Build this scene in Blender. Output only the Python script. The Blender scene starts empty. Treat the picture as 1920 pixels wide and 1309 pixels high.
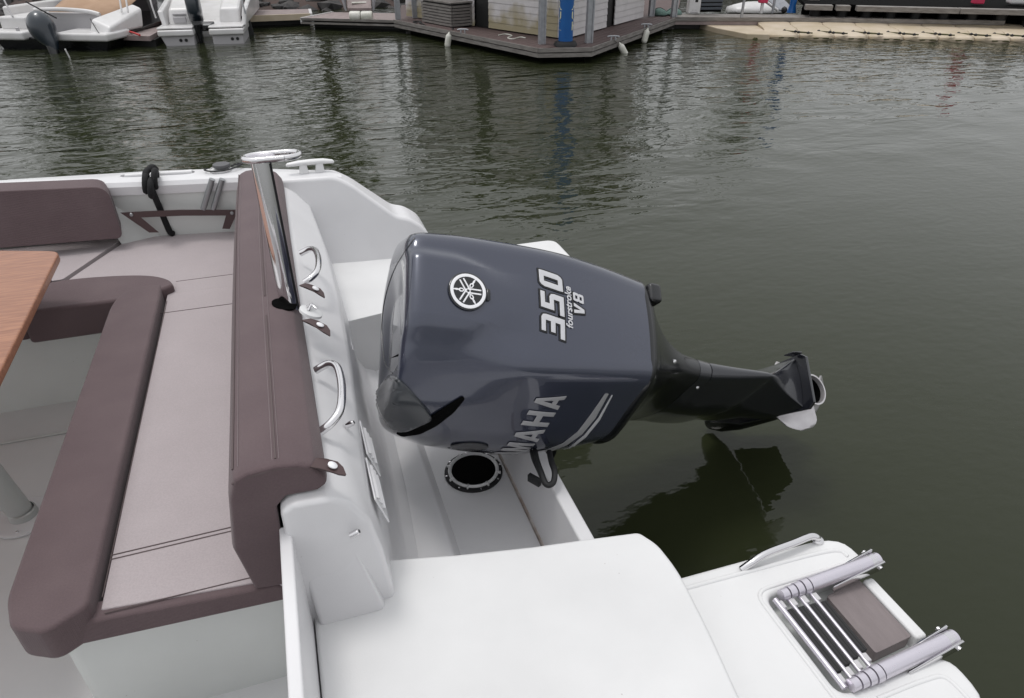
import bpy, bmesh, math, random
from mathutils import Vector, Matrix
from mathutils.bvhtree import BVHTree
random.seed(7)
S = bpy.context.scene
COL = S.collection
R = math.radians

# ---------------------------------------------------------------- camera
FPX, HOR, VPX, CAMZ = 1280.0, -150.0, 462.0, 2.0
PITCH = math.atan((654.5-HOR)/FPX)
YAW = math.atan((960-VPX)/math.hypot(FPX, 654.5-HOR))
FW = Vector((math.sin(YAW)*math.cos(PITCH), math.cos(YAW)*math.cos(PITCH), -math.sin(PITCH)))
RT = Vector((math.cos(YAW), -math.sin(YAW), 0))
UP = Vector((math.sin(YAW)*math.sin(PITCH), math.cos(YAW)*math.sin(PITCH), math.cos(PITCH)))
cd = bpy.data.cameras.new('camera'); cam = bpy.data.objects.new('camera', cd); COL.objects.link(cam)
cd.sensor_width = 36; cd.lens = FPX/1920*36; cd.clip_end = 2000; cd.clip_start = .02
m = Matrix((RT, UP, -FW)).transposed().to_4x4(); m.translation = (0, 0, CAMZ); cam.matrix_world = m
S.camera = cam

# ---------------------------------------------------------------- sky, sun, exposure
SUN_EL, SUN_AZ = 74, 320            # azimuth clockwise from +Y
w = bpy.data.worlds.new('World'); S.world = w; w.use_nodes = True
nt = w.node_tree; bg = nt.nodes['Background']
sk = nt.nodes.new('ShaderNodeTexSky'); sk.sky_type = 'NISHITA'; sk.sun_disc = False
sk.sun_elevation = R(SUN_EL); sk.sun_rotation = R(SUN_AZ); sk.air_density = 1.0; sk.dust_density = 6.0; sk.ozone_density = 1.0
hs = nt.nodes.new('ShaderNodeHueSaturation'); hs.inputs['Saturation'].default_value = .12
ga = nt.nodes.new('ShaderNodeGamma'); ga.inputs[1].default_value = .3        # cloud cover evens the sky out
ml = nt.nodes.new('ShaderNodeMix'); ml.data_type = 'RGBA'; ml.blend_type = 'MULTIPLY'; ml.inputs[0].default_value = 1; ml.inputs[7].default_value = (4.9, 4.95, 5.05, 1)
nt.links.new(sk.outputs[0], hs.inputs['Color']); nt.links.new(hs.outputs[0], ga.inputs[0]); nt.links.new(ga.outputs[0], ml.inputs[6])
nt.links.new(ml.outputs[2], bg.inputs[0]); bg.inputs[1].default_value = .10
sl = bpy.data.lights.new('sun', 'SUN'); sl.energy = .8; sl.angle = R(14); sl.color = (1, .97, .94)
so = bpy.data.objects.new('sun', sl); COL.objects.link(so)
sd = Vector((math.sin(R(SUN_AZ))*math.cos(R(SUN_EL)), math.cos(R(SUN_AZ))*math.cos(R(SUN_EL)), math.sin(R(SUN_EL))))
so.rotation_euler = sd.to_track_quat('Z', 'Y').to_euler(); so.location = (0, 0, 30)
S.view_settings.view_transform = 'Standard'; S.view_settings.look = 'None'; S.view_settings.gamma = 1
S.view_settings.exposure = 0.26
S.view_settings.use_curve_mapping = False

# ---------------------------------------------------------------- helpers
def px(x, y, z):
    d = FW + RT*((x-960)/FPX) + UP*((654.5-y)/FPX); t = (z-CAMZ)/d.z
    return Vector((d.x*t, d.y*t, z))
def py(x, y, Y):
    d = FW + RT*((x-960)/FPX) + UP*((654.5-y)/FPX); t = Y/d.y
    return Vector((d.x*t, Y, CAMZ+d.z*t))

def mat(name, col, rough=.5, metal=0, col2=None, nscale=20, bump=0, bscale=200, coat=0, spec=.5, detail=4, rvar=0, stretch=None):
    m = bpy.data.materials.new(name); m.use_nodes = True; n = m.node_tree.nodes; l = m.node_tree.links
    p = n['Principled BSDF']; p.inputs['Base Color'].default_value = (*col, 1); p.inputs['Roughness'].default_value = rough
    p.inputs['Metallic'].default_value = metal; p.inputs['Specular IOR Level'].default_value = spec
    if coat: p.inputs['Coat Weight'].default_value = coat; p.inputs['Coat Roughness'].default_value = .04
    tc = n.new('ShaderNodeTexCoord'); src = tc.outputs['Object']
    if stretch:
        mp = n.new('ShaderNodeMapping'); mp.inputs['Scale'].default_value = stretch; l.new(src, mp.inputs[0]); src = mp.outputs[0]
    if col2 or rvar:
        t = n.new('ShaderNodeTexNoise'); t.inputs['Scale'].default_value = nscale; t.inputs['Detail'].default_value = detail; l.new(src, t.inputs[0])
        r = n.new('ShaderNodeMapRange'); r.inputs[1].default_value = .35; r.inputs[2].default_value = .68; l.new(t.outputs[0], r.inputs[0])
    if col2:
        x = n.new('ShaderNodeMix'); x.data_type = 'RGBA'; x.inputs[6].default_value = (*col, 1); x.inputs[7].default_value = (*col2, 1)
        l.new(r.outputs[0], x.inputs[0]); l.new(x.outputs[2], p.inputs['Base Color'])
    if rvar:
        r2 = n.new('ShaderNodeMapRange'); r2.inputs[3].default_value = rough-rvar; r2.inputs[4].default_value = rough+rvar
        l.new(t.outputs[0], r2.inputs[0]); l.new(r2.outputs[0], p.inputs['Roughness'])
    if bump:
        t2 = n.new('ShaderNodeTexNoise'); t2.inputs['Scale'].default_value = bscale; t2.inputs['Detail'].default_value = 3; l.new(src, t2.inputs[0])
        b = n.new('ShaderNodeBump'); b.inputs['Strength'].default_value = bump; b.inputs['Distance'].default_value = .002
        l.new(t2.outputs[0], b.inputs['Height']); l.new(b.outputs[0], p.inputs['Normal'])
    return m

def gelcoat(name, col, rough, speck=True, rust=False):
    m = mat(name, col, rough, col2=tuple(c*.90 for c in col), nscale=3, bump=.12, bscale=350, detail=6)
    n = m.node_tree.nodes; l = m.node_tree.links; p = n['Principled BSDF']
    src = [k for k in n if k.type == 'TEX_COORD'][0].outputs['Object']
    last = p.inputs['Base Color'].links[0].from_socket
    v = n.new('ShaderNodeTexVoronoi'); v.inputs['Scale'].default_value = 30; l.new(src, v.inputs[0])
    lt = n.new('ShaderNodeMapRange'); lt.inputs[1].default_value = .02; lt.inputs[2].default_value = .06; lt.inputs[3].default_value = 1; lt.inputs[4].default_value = 0
    l.new(v.outputs['Distance'], lt.inputs[0])
    nz = n.new('ShaderNodeTexNoise'); nz.inputs['Scale'].default_value = 7; l.new(src, nz.inputs[0])
    g = n.new('ShaderNodeMapRange'); g.inputs[1].default_value = .54; g.inputs[2].default_value = .7; g.inputs[4].default_value = .5; l.new(nz.outputs[0], g.inputs[0])
    mu = n.new('ShaderNodeMath'); mu.operation = 'MULTIPLY'; l.new(lt.outputs[0], mu.inputs[0]); l.new(g.outputs[0], mu.inputs[1])
    x = n.new('ShaderNodeMix'); x.data_type = 'RGBA'; x.inputs[7].default_value = (.25, .2, .17, 1)
    l.new(mu.outputs[0], x.inputs[0]); l.new(last, x.inputs[6]); l.new(x.outputs[2], p.inputs['Base Color'])
    return m

def fabric(name, col, col2):
    m = mat(name, col, .78, col2=col2, nscale=9, detail=5, spec=.25)
    n = m.node_tree.nodes; l = m.node_tree.links; p = n['Principled BSDF']
    src = [k for k in n if k.type == 'TEX_COORD'][0].outputs['Object']
    hs = []
    for rot in (0, 1.5708):
        mp = n.new('ShaderNodeMapping'); mp.inputs['Rotation'].default_value = (0, 0, rot); l.new(src, mp.inputs[0])
        wv = n.new('ShaderNodeTexWave'); wv.inputs['Scale'].default_value = 150; wv.inputs['Distortion'].default_value = 1.5; l.new(mp.outputs[0], wv.inputs[0]); hs.append(wv)
    ad = n.new('ShaderNodeMath'); l.new(hs[0].outputs[1], ad.inputs[0]); l.new(hs[1].outputs[1], ad.inputs[1])
    lo = n.new('ShaderNodeTexNoise'); lo.inputs['Scale'].default_value = 6; l.new(src, lo.inputs[0])
    b = n.new('ShaderNodeBump'); b.inputs['Strength'].default_value = .35; b.inputs['Distance'].default_value = .001; l.new(ad.outputs[0], b.inputs['Height'])
    b2 = n.new('ShaderNodeBump'); b2.inputs['Strength'].default_value = .05; b2.inputs['Distance'].default_value = .02
    l.new(lo.outputs[0], b2.inputs['Height']); l.new(b.outputs[0], b2.inputs['Normal']); l.new(b2.outputs[0], p.inputs['Normal'])
    p.inputs['Sheen Weight'].default_value = .15
    last = p.inputs['Base Color'].links[0].from_socket
    gr = n.new('ShaderNodeTexNoise'); gr.inputs['Scale'].default_value = 260; gr.inputs['Detail'].default_value = 2; l.new(src, gr.inputs[0])
    rr = n.new('ShaderNodeMapRange'); rr.inputs[1].default_value = .3; rr.inputs[2].default_value = .7; rr.inputs[3].default_value = .94; rr.inputs[4].default_value = 1.06; l.new(gr.outputs[0], rr.inputs[0])
    mx = n.new('ShaderNodeMix'); mx.data_type = 'RGBA'; mx.blend_type = 'MULTIPLY'; mx.inputs[0].default_value = 1; l.new(last, mx.inputs[6]); l.new(rr.outputs[0], mx.inputs[7]); l.new(mx.outputs[2], p.inputs['Base Color'])
    return m

def wood(name, c1, c2, rough=.45, sc=(3, 30, 30), coat=0):
    return mat(name, c1, rough, col2=c2, nscale=4, detail=8, stretch=sc, bump=.2, bscale=8, coat=coat)

M = {}
M['gel'] = gelcoat('white_gelcoat', (.72, .715, .725), .32)
M['gel_in'] = gelcoat('grey_white_liner', (.68, .70, .68), .5)
M['deck'] = gelcoat('white_nonslip_deck', (.73, .73, .73), .55)
M['seat'] = fabric('grey_seat_fabric', (.415, .365, .372), (.435, .384, .391))
M['brown'] = fabric('brown_cushion_fabric', (.112, .078, .083), (.128, .091, .095))
M['brown_trim'] = mat('brown_strap_vinyl', (.075, .045, .045), .55, bump=.2, bscale=500)
M['stitch'] = mat('seam_thread', (.10, .075, .075), .8)
M['stitch2'] = mat('pale_thread', (.24, .20, .205), .8)
M['pipe'] = mat('pale_piping', (.45, .41, .42), .6)
M['steel'] = mat('polished_stainless', (.74, .73, .74), .10, 1, rvar=.05, nscale=40)
M['steel_soft'] = mat('satin_stainless', (.66, .63, .69), .3, .75, rvar=.08, nscale=60)
M['alu'] = mat('dull_aluminium', (.36, .37, .38), .4, .8)
M['cowl'] = mat('slate_metallic_paint', (.041, .047, .074), .25, .35, col2=(.050, .056, .084), nscale=900, coat=1.0)
M['black'] = mat('black_engine_paint', (.005, .0055, .007), .25, 0, coat=.4)
M['blackblue'] = mat('dark_engine_paint', (.010, .011, .016), .25, .1, coat=1.0)
M['blackmat'] = mat('black_rubber', (.010, .010, .011), .6)
M['void'] = mat('matt_black_opening', (.003, .003, .003), .95, spec=.05)
M['rope'] = mat('black_rope_fibre', (.006, .006, .007), .85, bump=.9, bscale=300)
M['silver'] = mat('silver_decal', (.60, .60, .62), .35, .2)
M['silver_dk'] = mat('grey_decal', (.42, .42, .43), .35, .3)
M['white'] = mat('white_plastic', (.75, .75, .75), .35)
M['whitepaint'] = mat('white_emblem_enamel', (.85, .85, .87), .25)
M['teak'] = wood('oiled_teak', (.25, .095, .045), (.37, .16, .08), .38, (3, 28, 28), .3)
M['pad'] = mat('weathered_pad_wood', (.20, .170, .170), .8, col2=(.225, .192, .192), nscale=3, detail=10, stretch=(25, 5, 5), bump=.4, bscale=40)
M['greyleg'] = mat('grey_table_leg_paint', (.45, .46, .45), .35, .2)
M['greycap'] = mat('grey_cap_plastic', (.09, .09, .095), .5)
M['fitting'] = mat('grey_white_nylon', (.52, .51, .52), .4)
M['tread'] = mat('black_ribbed_tread', (.018, .018, .019), .6)
M['prop'] = mat('pitted_stainless', (.62, .60, .61), .3, .6, col2=(.55, .53, .54), nscale=30, bump=.15, bscale=60)

# ---------------- mesh building
ORG = {}
def finish(name, me, material, parent=None, bevel=0, seg=3, smooth=True, kind=None):
    o = bpy.data.objects.new(name, me); COL.objects.link(o)
    org = Vector((0, 0, 0))
    if parent is not None:
        org = ORG[parent]; o.parent = parent
        me.transform(Matrix.Translation(-org))
    ORG[o] = org
    if material is not None: me.materials.append(material if not isinstance(material, str) else M[material])
    if smooth:
        me.polygons.foreach_set('use_smooth', [True]*len(me.polygons))
    if bevel:
        b = o.modifiers.new('bevel', 'BEVEL'); b.width = bevel; b.segments = seg; b.limit_method = 'ANGLE'; b.angle_limit = R(25)
    if smooth:
        wn = o.modifiers.new('normals', 'WEIGHTED_NORMAL'); wn.keep_sharp = True
    if kind: o['kind'] = kind
    return o
def mk(name, verts, faces, material, parent=None, **k):
    me = bpy.data.meshes.new(name); me.from_pydata([tuple(v) for v in verts], [], faces)
    bm = bmesh.new(); bm.from_mesh(me); bmesh.ops.recalc_face_normals(bm, faces=bm.faces); bm.to_mesh(me); bm.free()
    return finish(name, me, material, parent, **k)
def sharp(o, ang=35):
    me = o.data
    bm = bmesh.new(); bm.from_mesh(me)
    for e in bm.edges:
        if len(e.link_faces) == 2 and e.calc_face_angle(0) > R(ang): e.smooth = False
    bm.to_mesh(me); bm.free(); return o
def pv(out, z0, z1):
    n = len(out); v = [(p[0], p[1], z0) for p in out]+[(p[0], p[1], z1) for p in out]
    f = [list(range(n))[::-1], list(range(n, 2*n))]+[[i, (i+1) % n, n+(i+1) % n, n+i] for i in range(n)]
    return v, f
def prism(name, out, z0, z1, material, parent=None, **k):
    v, f = pv(out, z0, z1); return mk(name, v, f, material, parent, **k)
def extr(name, ring0, ring1, material, parent=None, **k):
    n = len(ring0); v = list(ring0)+list(ring1)
    f = [list(range(n))[::-1], list(range(n, 2*n))]+[[i, (i+1) % n, n+(i+1) % n, n+i] for i in range(n)]
    return mk(name, v, f, material, parent, **k)
def box(name, a, b, material, parent=None, **k):
    return prism(name, [(a[0], a[1]), (b[0], a[1]), (b[0], b[1]), (a[0], b[1])], a[2], b[2], material, parent, **k)
def obox(name, c, ax, hx, hy, hz, material, parent=None, **k):
    """box of half sizes on axes ax=(X,Y,Z vectors)"""
    v = [Vector(c)+ax[0]*hx*i+ax[1]*hy*j+ax[2]*hz*l for l in (-1, 1) for (i, j) in ((-1, -1), (1, -1), (1, 1), (-1, 1))]
    f = [[3, 2, 1, 0], [4, 5, 6, 7]]+[[i, (i+1) % 4, 4+(i+1) % 4, 4+i] for i in range(4)]
    return mk(name, v, f, material, parent, **k)
def loftv(rings, closed=True, cap=True):
    n = len(rings[0]); v = [p for r in rings for p in r]; f = []
    for i in range(len(rings)-1):
        for j in range(n if closed else n-1):
            f.append([i*n+j, i*n+(j+1) % n, (i+1)*n+(j+1) % n, (i+1)*n+j])
    if cap and closed:
        f.append(list(range(n))[::-1]); f.append([(len(rings)-1)*n+j for j in range(n)])
    return v, f
def loft(name, rings, material, parent=None, closed=True, cap=True, **k):
    v, f = loftv(rings, closed, cap); return mk(name, v, f, material, parent, **k)
def spline(pts, m=8):
    P = [Vector(p) for p in pts]; out = []; n = len(P)
    for i in range(n-1):
        a, b, c, d = P[max(i-1, 0)], P[i], P[i+1], P[min(i+2, n-1)]
        for j in range(m):
            t = j/m; out.append(.5*((2*b)+(-a+c)*t+(2*a-5*b+4*c-d)*t*t+(-a+3*b-3*c+d)*t**3))
    out.append(P[-1]); return out
def tubev(pts, r, n=12):
    P = [Vector(p) for p in pts]; rings = []; up = None
    for i, p in enumerate(P):
        t = (P[min(i+1, len(P)-1)]-P[max(i-1, 0)]).normalized()
        if up is None: up = t.orthogonal().normalized()
        up = (up-t*up.dot(t)).normalized(); s = t.cross(up)
        rr = r[i] if isinstance(r, (list, tuple)) else r
        rings.append([p+(up*math.cos(2*math.pi*k/n)+s*math.sin(2*math.pi*k/n))*rr for k in range(n)])
    return loftv(rings)
def tube(name, pts, r, material, parent=None, n=12, **k):
    v, f = tubev(pts, r, n); o = mk(name, v, f, material, parent, **k); return sharp(o, 60)
def lathe(name, prof, c, axis, material, parent=None, n=28, **k):
    ax = Vector(axis).normalized(); u = ax.orthogonal().normalized(); s = ax.cross(u); c = Vector(c)
    rings = [[c+ax*h+(u*math.cos(2*math.pi*i/n)+s*math.sin(2*math.pi*i/n))*max(r, 1e-4) for i in range(n)] for r, h in prof]
    if prof[0][0] > .0011 and prof[-1][0] > .0011: o = loft(name, rings+[rings[0]], material, parent, cap=False, **k)
    else: o = loft(name, rings, material, parent, **k)
    return sharp(o, 40)
def joinv(parts):
    V, F = [], []
    for v, f in parts:
        o = len(V); V += list(v); F += [[i+o for i in q] for q in f]
    return V, F
def rounded(pts, rad, na=6):
    out = []; n = len(pts)
    for i in range(n):
        p, q, s = Vector(pts[i]), Vector(pts[i-1]), Vector(pts[(i+1) % n])
        r = rad[i] if isinstance(rad, (list, tuple)) else rad
        if r <= 0: out.append(p); continue
        t1 = min(r, .48*(q-p).length); t2 = min(r, .48*(s-p).length)
        A = p+(q-p).normalized()*t1; B = p+(s-p).normalized()*t2
        for j in range(na):
            k = j/(na-1); out.append(A*(1-k)**2+p*2*k*(1-k)+B*k*k)
    return out
def thing(name, label, cat, loc=(0, 0, 0), group=None):
    o = bpy.data.objects.new(name, None); COL.objects.link(o); o.location = loc; o.empty_display_size = .1
    ORG[o] = Vector(loc); o['label'] = label; o['category'] = cat
    if group: o['group'] = group
    return o
def tag(o, label, cat, group=None):
    o['label'] = label; o['category'] = cat
    if group: o['group'] = group
    return o
def curve_mesh(splines, offset=0):
    """filled 2D outlines -> (verts2d, faces)"""
    cu = bpy.data.curves.new('tmp', 'CURVE'); cu.dimensions = '2D'; cu.fill_mode = 'BOTH'; cu.offset = offset
    for pts in splines:
        s = cu.splines.new('POLY'); s.points.add(len(pts)-1); s.use_cyclic_u = True
        for p, q in zip(s.points, pts): p.co = (q[0], q[1], 0, 1)
    return _cm(cu)
def text_mesh(txt, size, shear=0, offset=0):
    cu = bpy.data.curves.new('tmp', 'FONT'); cu.body = txt; cu.size = size; cu.shear = shear; cu.offset = offset; cu.align_x = 'CENTER'
    return _cm(cu)
def _cm(cu):
    o = bpy.data.objects.new('tmp', cu); COL.objects.link(o)
    dg = bpy.context.evaluated_depsgraph_get(); me = bpy.data.meshes.new_from_object(o.evaluated_get(dg))
    bpy.data.objects.remove(o); bpy.data.curves.remove(cu); return me

# ================================================================= SETTING
# ---------------- water
def water_material():
    m = bpy.data.materials.new('murky_harbour_water'); m.use_nodes = True; n = m.node_tree.nodes; l = m.node_tree.links
    p = n['Principled BSDF']; p.inputs['Base Color'].default_value = (.0225, .0265, .0125, 1); p.inputs['Roughness'].default_value = .02
    p.inputs['IOR'].default_value = 1.33
    tc = n.new('ShaderNodeTexCoord'); src = tc.outputs['Object']
    def noise(scale, stretch, rot, detail=2, dist=0):
        mp = n.new('ShaderNodeMapping'); mp.inputs['Scale'].default_value = stretch; mp.inputs['Rotation'].default_value = (0, 0, rot); l.new(src, mp.inputs[0])
        t = n.new('ShaderNodeTexNoise'); t.inputs['Scale'].default_value = scale; t.inputs['Detail'].default_value = detail; t.inputs['Distortion'].default_value = dist
        l.new(mp.outputs[0], t.inputs[0]); return t.outputs[0]
    def math_(op, a, b):
        k = n.new('ShaderNodeMath'); k.operation = op
        for i, q in enumerate((a, b)):
            if isinstance(q, (int, float)): k.inputs[i].default_value = q
            else: l.new(q, k.inputs[i])
        return k.outputs[0]
    a = noise(3.6, (.45, 1, 1), R(18), 2, .6); b = noise(11, (.5, 1, 1), R(-12), 2, .3); c = noise(1.3, (.6, 1, 1), R(30), 1)
    h = math_('ADD', math_('MULTIPLY', a, 1.0), math_('ADD', math_('MULTIPLY', b, .26), math_('MULTIPLY', c, .9)))
    # the breeze ruffles the open basin and leaves the lee of the boat calm
    sp = n.new('ShaderNodeSeparateXYZ'); l.new(src, sp.inputs[0])
    dist = math_('ADD', sp.outputs[1], math_('MULTIPLY', sp.outputs[0], -.28))
    wob = math_('MULTIPLY', math_('SUBTRACT', noise(.5, (1, 1, 1), 0, 2), .5), 5)
    k = n.new('ShaderNodeMapRange'); k.interpolation_type = 'SMOOTHSTEP'; k.inputs[1].default_value = 2.6; k.inputs[2].default_value = 6.0
    k.inputs[3].default_value = .085; k.inputs[4].default_value = 1.0; l.new(math_('ADD', dist, wob), k.inputs[0])
    h = math_('ADD', math_('MULTIPLY', h, k.outputs[0]), math_('MULTIPLY', noise(20, (.6, 1, 1), R(10), 2), .05))
    bu = n.new('ShaderNodeBump'); bu.inputs['Strength'].default_value = 1; bu.inputs['Distance'].default_value = .035
    l.new(h, bu.inputs['Height']); l.new(bu.outputs[0], p.inputs['Normal'])
    return m
wat = mk('water', [(-400, -300, .06), (400, -300, .06), (400, 500, .06), (-400, 500, .06)], [[0, 1, 2, 3]], water_material(), smooth=False, kind='structure')

# ================================================================= MOTOR BOAT
YC = 1.7
boat = thing('motor_boat', 'white fibreglass motor boat with its stern and swim platforms in the foreground', 'boat', (-.5, YC, 0))
B = boat
# hull below deck level
hull = prism('hull', rounded([(-4, .42), (.58, .45), (.58, 3.0), (.2, 3.0), (-1.2, 3.22), (-4, 3.3)], [0, .1, .1, .2, .3, 0]), -.35, .40, 'gel', B, bevel=.02)
# gunwale
GO = [px(*q, 1.1) for q in ((-120, 343), (0, 334), (130, 326), (265, 318), (440, 311), (530, 313.5), (620, 316.5), (636, 319))]
GI = [px(*q, 1.1) for q in ((-120, 358), (0, 350), (130, 346), (265, 341), (440, 333), (530, 332.5), (620, 330), (640, 329))]
def lerp_y(P_, X):
    if X <= P_[0].x: a_, b_ = P_[0], P_[1]
    elif X >= P_[-1].x: a_, b_ = P_[-2], P_[-1]
    else:
        k = max(i for i in range(len(P_)-1) if P_[i].x <= X); a_, b_ = P_[k], P_[k+1]
    return a_.y+(b_.y-a_.y)*(X-a_.x)/(b_.x-a_.x)
yin = lambda X: 2.925-.17*X+(.0 if X > -.3 else -.0)
YIN = lambda X: lerp_y(GI, X)
st = [(X, YIN(X), lerp_y(GO, X), 1.10) for X in (-3.2, -2.2, -1.5, -1.1, -.85, -.59, -.4, -.22, -.1, 0, .1, .16)]
st.append((.20, st[-1][1]-.005, st[-1][2]-.03, 1.092))
rings = []
for X, yi, yo, z in [tuple(p) for p in [(*s,) for s in st]]:
    rings.append([Vector((X, yi+.004, z-.055)), Vector((X, yi, z-.02)), Vector((X, yi+.012, z-.004)), Vector((X, yi+.03, z)), Vector((X, yo-.03, z)), Vector((X, yo-.008, z-.01)), Vector((X, yo, z-.04)), Vector((X, yo-.02, z-.75)), Vector((X, yo-.05, z-.75)), Vector((X, yo-.035, z-.06))])
gun = loft('gunwale', rings, 'gel', B)
# slot and handrail in the gunwale
def slot_cut(o, c0, c1, r):
    d = (c1-c0); pts = []
    s = Vector((-d.y, d.x, 0)).normalized()
    for i in range(9): a = math.pi*i/8; pts.append(c1+s*math.cos(-a)*r-d.normalized()*0+d.normalized()*math.sin(a)*r*1.6)
    for i in range(9): a = math.pi*i/8; pts.append(c0-s*math.cos(-a)*r*1.0-d.normalized()*math.sin(a)*r*2)
    v, f = pv(pts, 1.075, 1.2); cu = mk('tmp_cut', v, f, 'gel')
    bo = o.modifiers.new('slot', 'BOOLEAN'); bo.object = cu; bo.operation = 'DIFFERENCE'; bo.solver = 'EXACT'
    o.modifiers.move(len(o.modifiers)-1, 0)
    bpy.context.view_layer.update()
    dg = bpy.context.evaluated_depsgraph_get()
    bwn = o.modifiers['normals'].show_viewport; o.modifiers['normals'].show_viewport = False; o.modifiers['normals'].show_render = False
    dg.update(); me = bpy.data.meshes.new_from_object(o.evaluated_get(dg)); o.modifiers.clear(); o.data = me
    bpy.data.objects.remove(cu)
    sharp(o, 30)
s0, s1 = px(250, 328.5, 1.1), px(346, 323.5, 1.1)
slot_cut(gun, s0, s1, .026)
tube('grab_rod', [s0+Vector((-.03, 0, -.004)), s1+Vector((.03, 0, -.004))], .0135, 'gel', B)
# inner liner under the gunwale
lin = [[Vector((X, yi+.012, 1.055)), Vector((X, yi+.05, .80)), Vector((X, yi+.055, .40)), Vector((X, yi+.085, .40)), Vector((X, yi+.08, 1.03)), Vector((X, yi+.035, 1.058))] for X, yi in [(X, YIN(X)) for X in (-3.2, -2.2, -1.11, -.59, -.22, -.02)]]
loft('side_liner', lin, 'gel_in', B, bevel=.006)
# facets either side of the recess above the corner seat
extr('liner_facet', [Vector((-.80, 3.06, 1.045)), Vector((-.76, 3.09, 1.045)), Vector((-.80, 3.16, 1.045))], [Vector((-.72, 3.03, .84)), Vector((-.56, 3.09, .84)), Vector((-.72, 3.16, .84))], 'gel_in', B, bevel=.006)
extr('liner_facet', [Vector((-.20, 3.02, 1.045)), Vector((-.12, 2.97, 1.045)), Vector((-.12, 3.06, 1.045))], [Vector((-.26, 3.06, .84)), Vector((-.15, 2.98, .84)), Vector((-.15, 3.08, .84))], 'gel_in', B, bevel=.006)
# grey bracket tubes under the gunwale
for dx in (0, .045):
    a = py(398+dx*420, 336, 2.985); b = py(381+dx*420, 392, 3.0)
    tube('bracket_tube', [a, b], .012, 'alu', B)
# port side coaming sweeping down to the platform
prof = [(-.12, 1.098), (.17, 1.098), (.235, 1.062), (.40, .925), (.455, .912), (.515, .87), (.60, .66), (.66, .585), (.66, .30), (-.12, .30)]
prof = rounded([(p[0], p[1], 0) for p in prof], [0, .03, .03, .02, .02, .03, .04, .03, 0, 0])
def side_ring(f): return [Vector((p.x, f(p.x, p.y), p.y)) for p in prof]
extr('side_coaming', side_ring(lambda x, z: 2.90-.16*max(0, x)-.085*(1.098-z)/.35), side_ring(lambda x, z: 3.005-.10*max(0, x)), 'gel', B, bevel=.015, seg=4)
# starboard coaming and gunwale, mirrored
extr('side_coaming', side_ring(lambda x, z: .42+.08*max(0, x)+.04*(1.098-z)/.35), side_ring(lambda x, z: .33+.06*max(0, x)), 'gel', B, bevel=.015, seg=4)
loft('gunwale', [[Vector((X, yo, z_)) for yo, z_ in ((.44-.03*k, 1.04), (.45-.03*k, 1.08), (.43-.03*k, 1.098), (.34-.03*k, 1.098), (.32-.03*k, 1.07), (.34-.03*k, .35), (.37-.03*k, .35), (.36-.03*k, 1.03))] for X, k in ((-3.2, 4), (-1.6, 2), (-.10, 0))], 'gel', B, bevel=.006)
# port quarter deck
prism('quarter_deck', rounded([(.0, 2.24), (.66, 2.36), (.66, 2.95), (.0, 2.95)], [.02, .05, .02, .02]), .38, .75, 'deck', B, bevel=.02)
# port platform
prism('swim_platform', rounded([(.55, 2.48), (1.27, 2.48), (1.275, 3.14), (.55, 3.14)], [0, .06, .07, 0]), .40, .57, 'deck', B, bevel=.02)
# starboard quarter deck
qd = [(.035, 1.135), (.05, 1.118), (.223, 1.078), (.396, 1.046), (.525, 1.028), (.655, 1.008), (.68, .96), (.688, .874), (.668, .708), (.645, .572), (.62, .36), (-.1105, .36), (-.1105, 1.135)]
prism('quarter_deck', rounded(qd, [0, 0, 0, 0, 0, .012, .02, .05, .05, .05, 0, 0, 0]), .38, .75, 'deck', B, bevel=.010)
# starboard platform with the ladder recess
Q = lambda x, y, z=.57: (px(x, y, z).x, px(x, y, z).y)
r0, r1 = Q(1436, 1112), Q(1586, 1309)
rx = (r0[0]+r1[0])/2-.005
ryA, ryB = r0[1]-.008, r1[1]+.012
plat = [(.55, .985), (1.265, .975), (1.275, ryA+.005), (rx, ryA), (rx, ryB), (1.255, ryB+.005), (1.245, .455), (.55, .455)]
prism('swim_platform', rounded(plat, [0, .10, .03, .03, .03, .05, .10, 0]), .40, .57, 'deck', B, bevel=.014)
prism('ladder_recess', [(rx-.01, ryA+.01), (1.262, ryA+.01), (1.262, ryB-.01), (rx-.01, ryB-.01)], .40, .505, 'gel_in', B, bevel=.006)
e0, e1 = Q(1648, 1080, .55), Q(1738, 1187, .55)
prism('aft_lip', rounded([(1.235, e0[1]+.005), (1.268, e0[1]+.005), (1.268, e1[1]-.005), (1.235, e1[1]-.005)], .01), .40, .548, 'deck', B, bevel=.008)
# shallow raised border on the platform
tube('moulded_rib', spline([(.74, .945, .568), (.95, .94, .568), (1.2, .93, .568), (1.235, .90, .568)]), .007, 'deck', B)
rr = rounded([(rx-.02, ryB-.05, .568), (rx-.02, ryA+.02, .568), (1.25, ryA+.022, .568), (1.25, ryA+.03, .568)], [0, .04, .01, 0])
tube('moulded_rib', rr, .006, 'deck', B)
tube('moulded_rib', spline([(1.02, ryB-.035, .568), (1.15, ryB-.033, .568), (1.20, ryB-.045, .568), (1.205, .48, .568)]), .006, 'deck', B)
# transom and motor well
extr('transom', [Vector((p[0], 1.02, p[1])) for p in ((.536, .68), (.575, .68), (.60, .30), (.50, .30), (.52, .44))], [Vector((p[0], 2.36, p[1])) for p in ((.536, .68), (.575, .68), (.60, .30), (.50, .30), (.52, .44))], 'gel', B, bevel=.006)
box('well_floor', (.05, 1.0, .36), (.56, 2.4, .45), 'gel', B)
extr('well_step', [Vector((p[0], 1.02, p[1])) for p in ((.06, .505), (.255, .505), (.283, .452), (.283, .40), (.06, .40))], [Vector((p[0], 2.36, p[1])) for p in ((.06, .505), (.255, .505), (.283, .452), (.283, .40), (.06, .40))], 'gel', B, bevel=.008)
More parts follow.
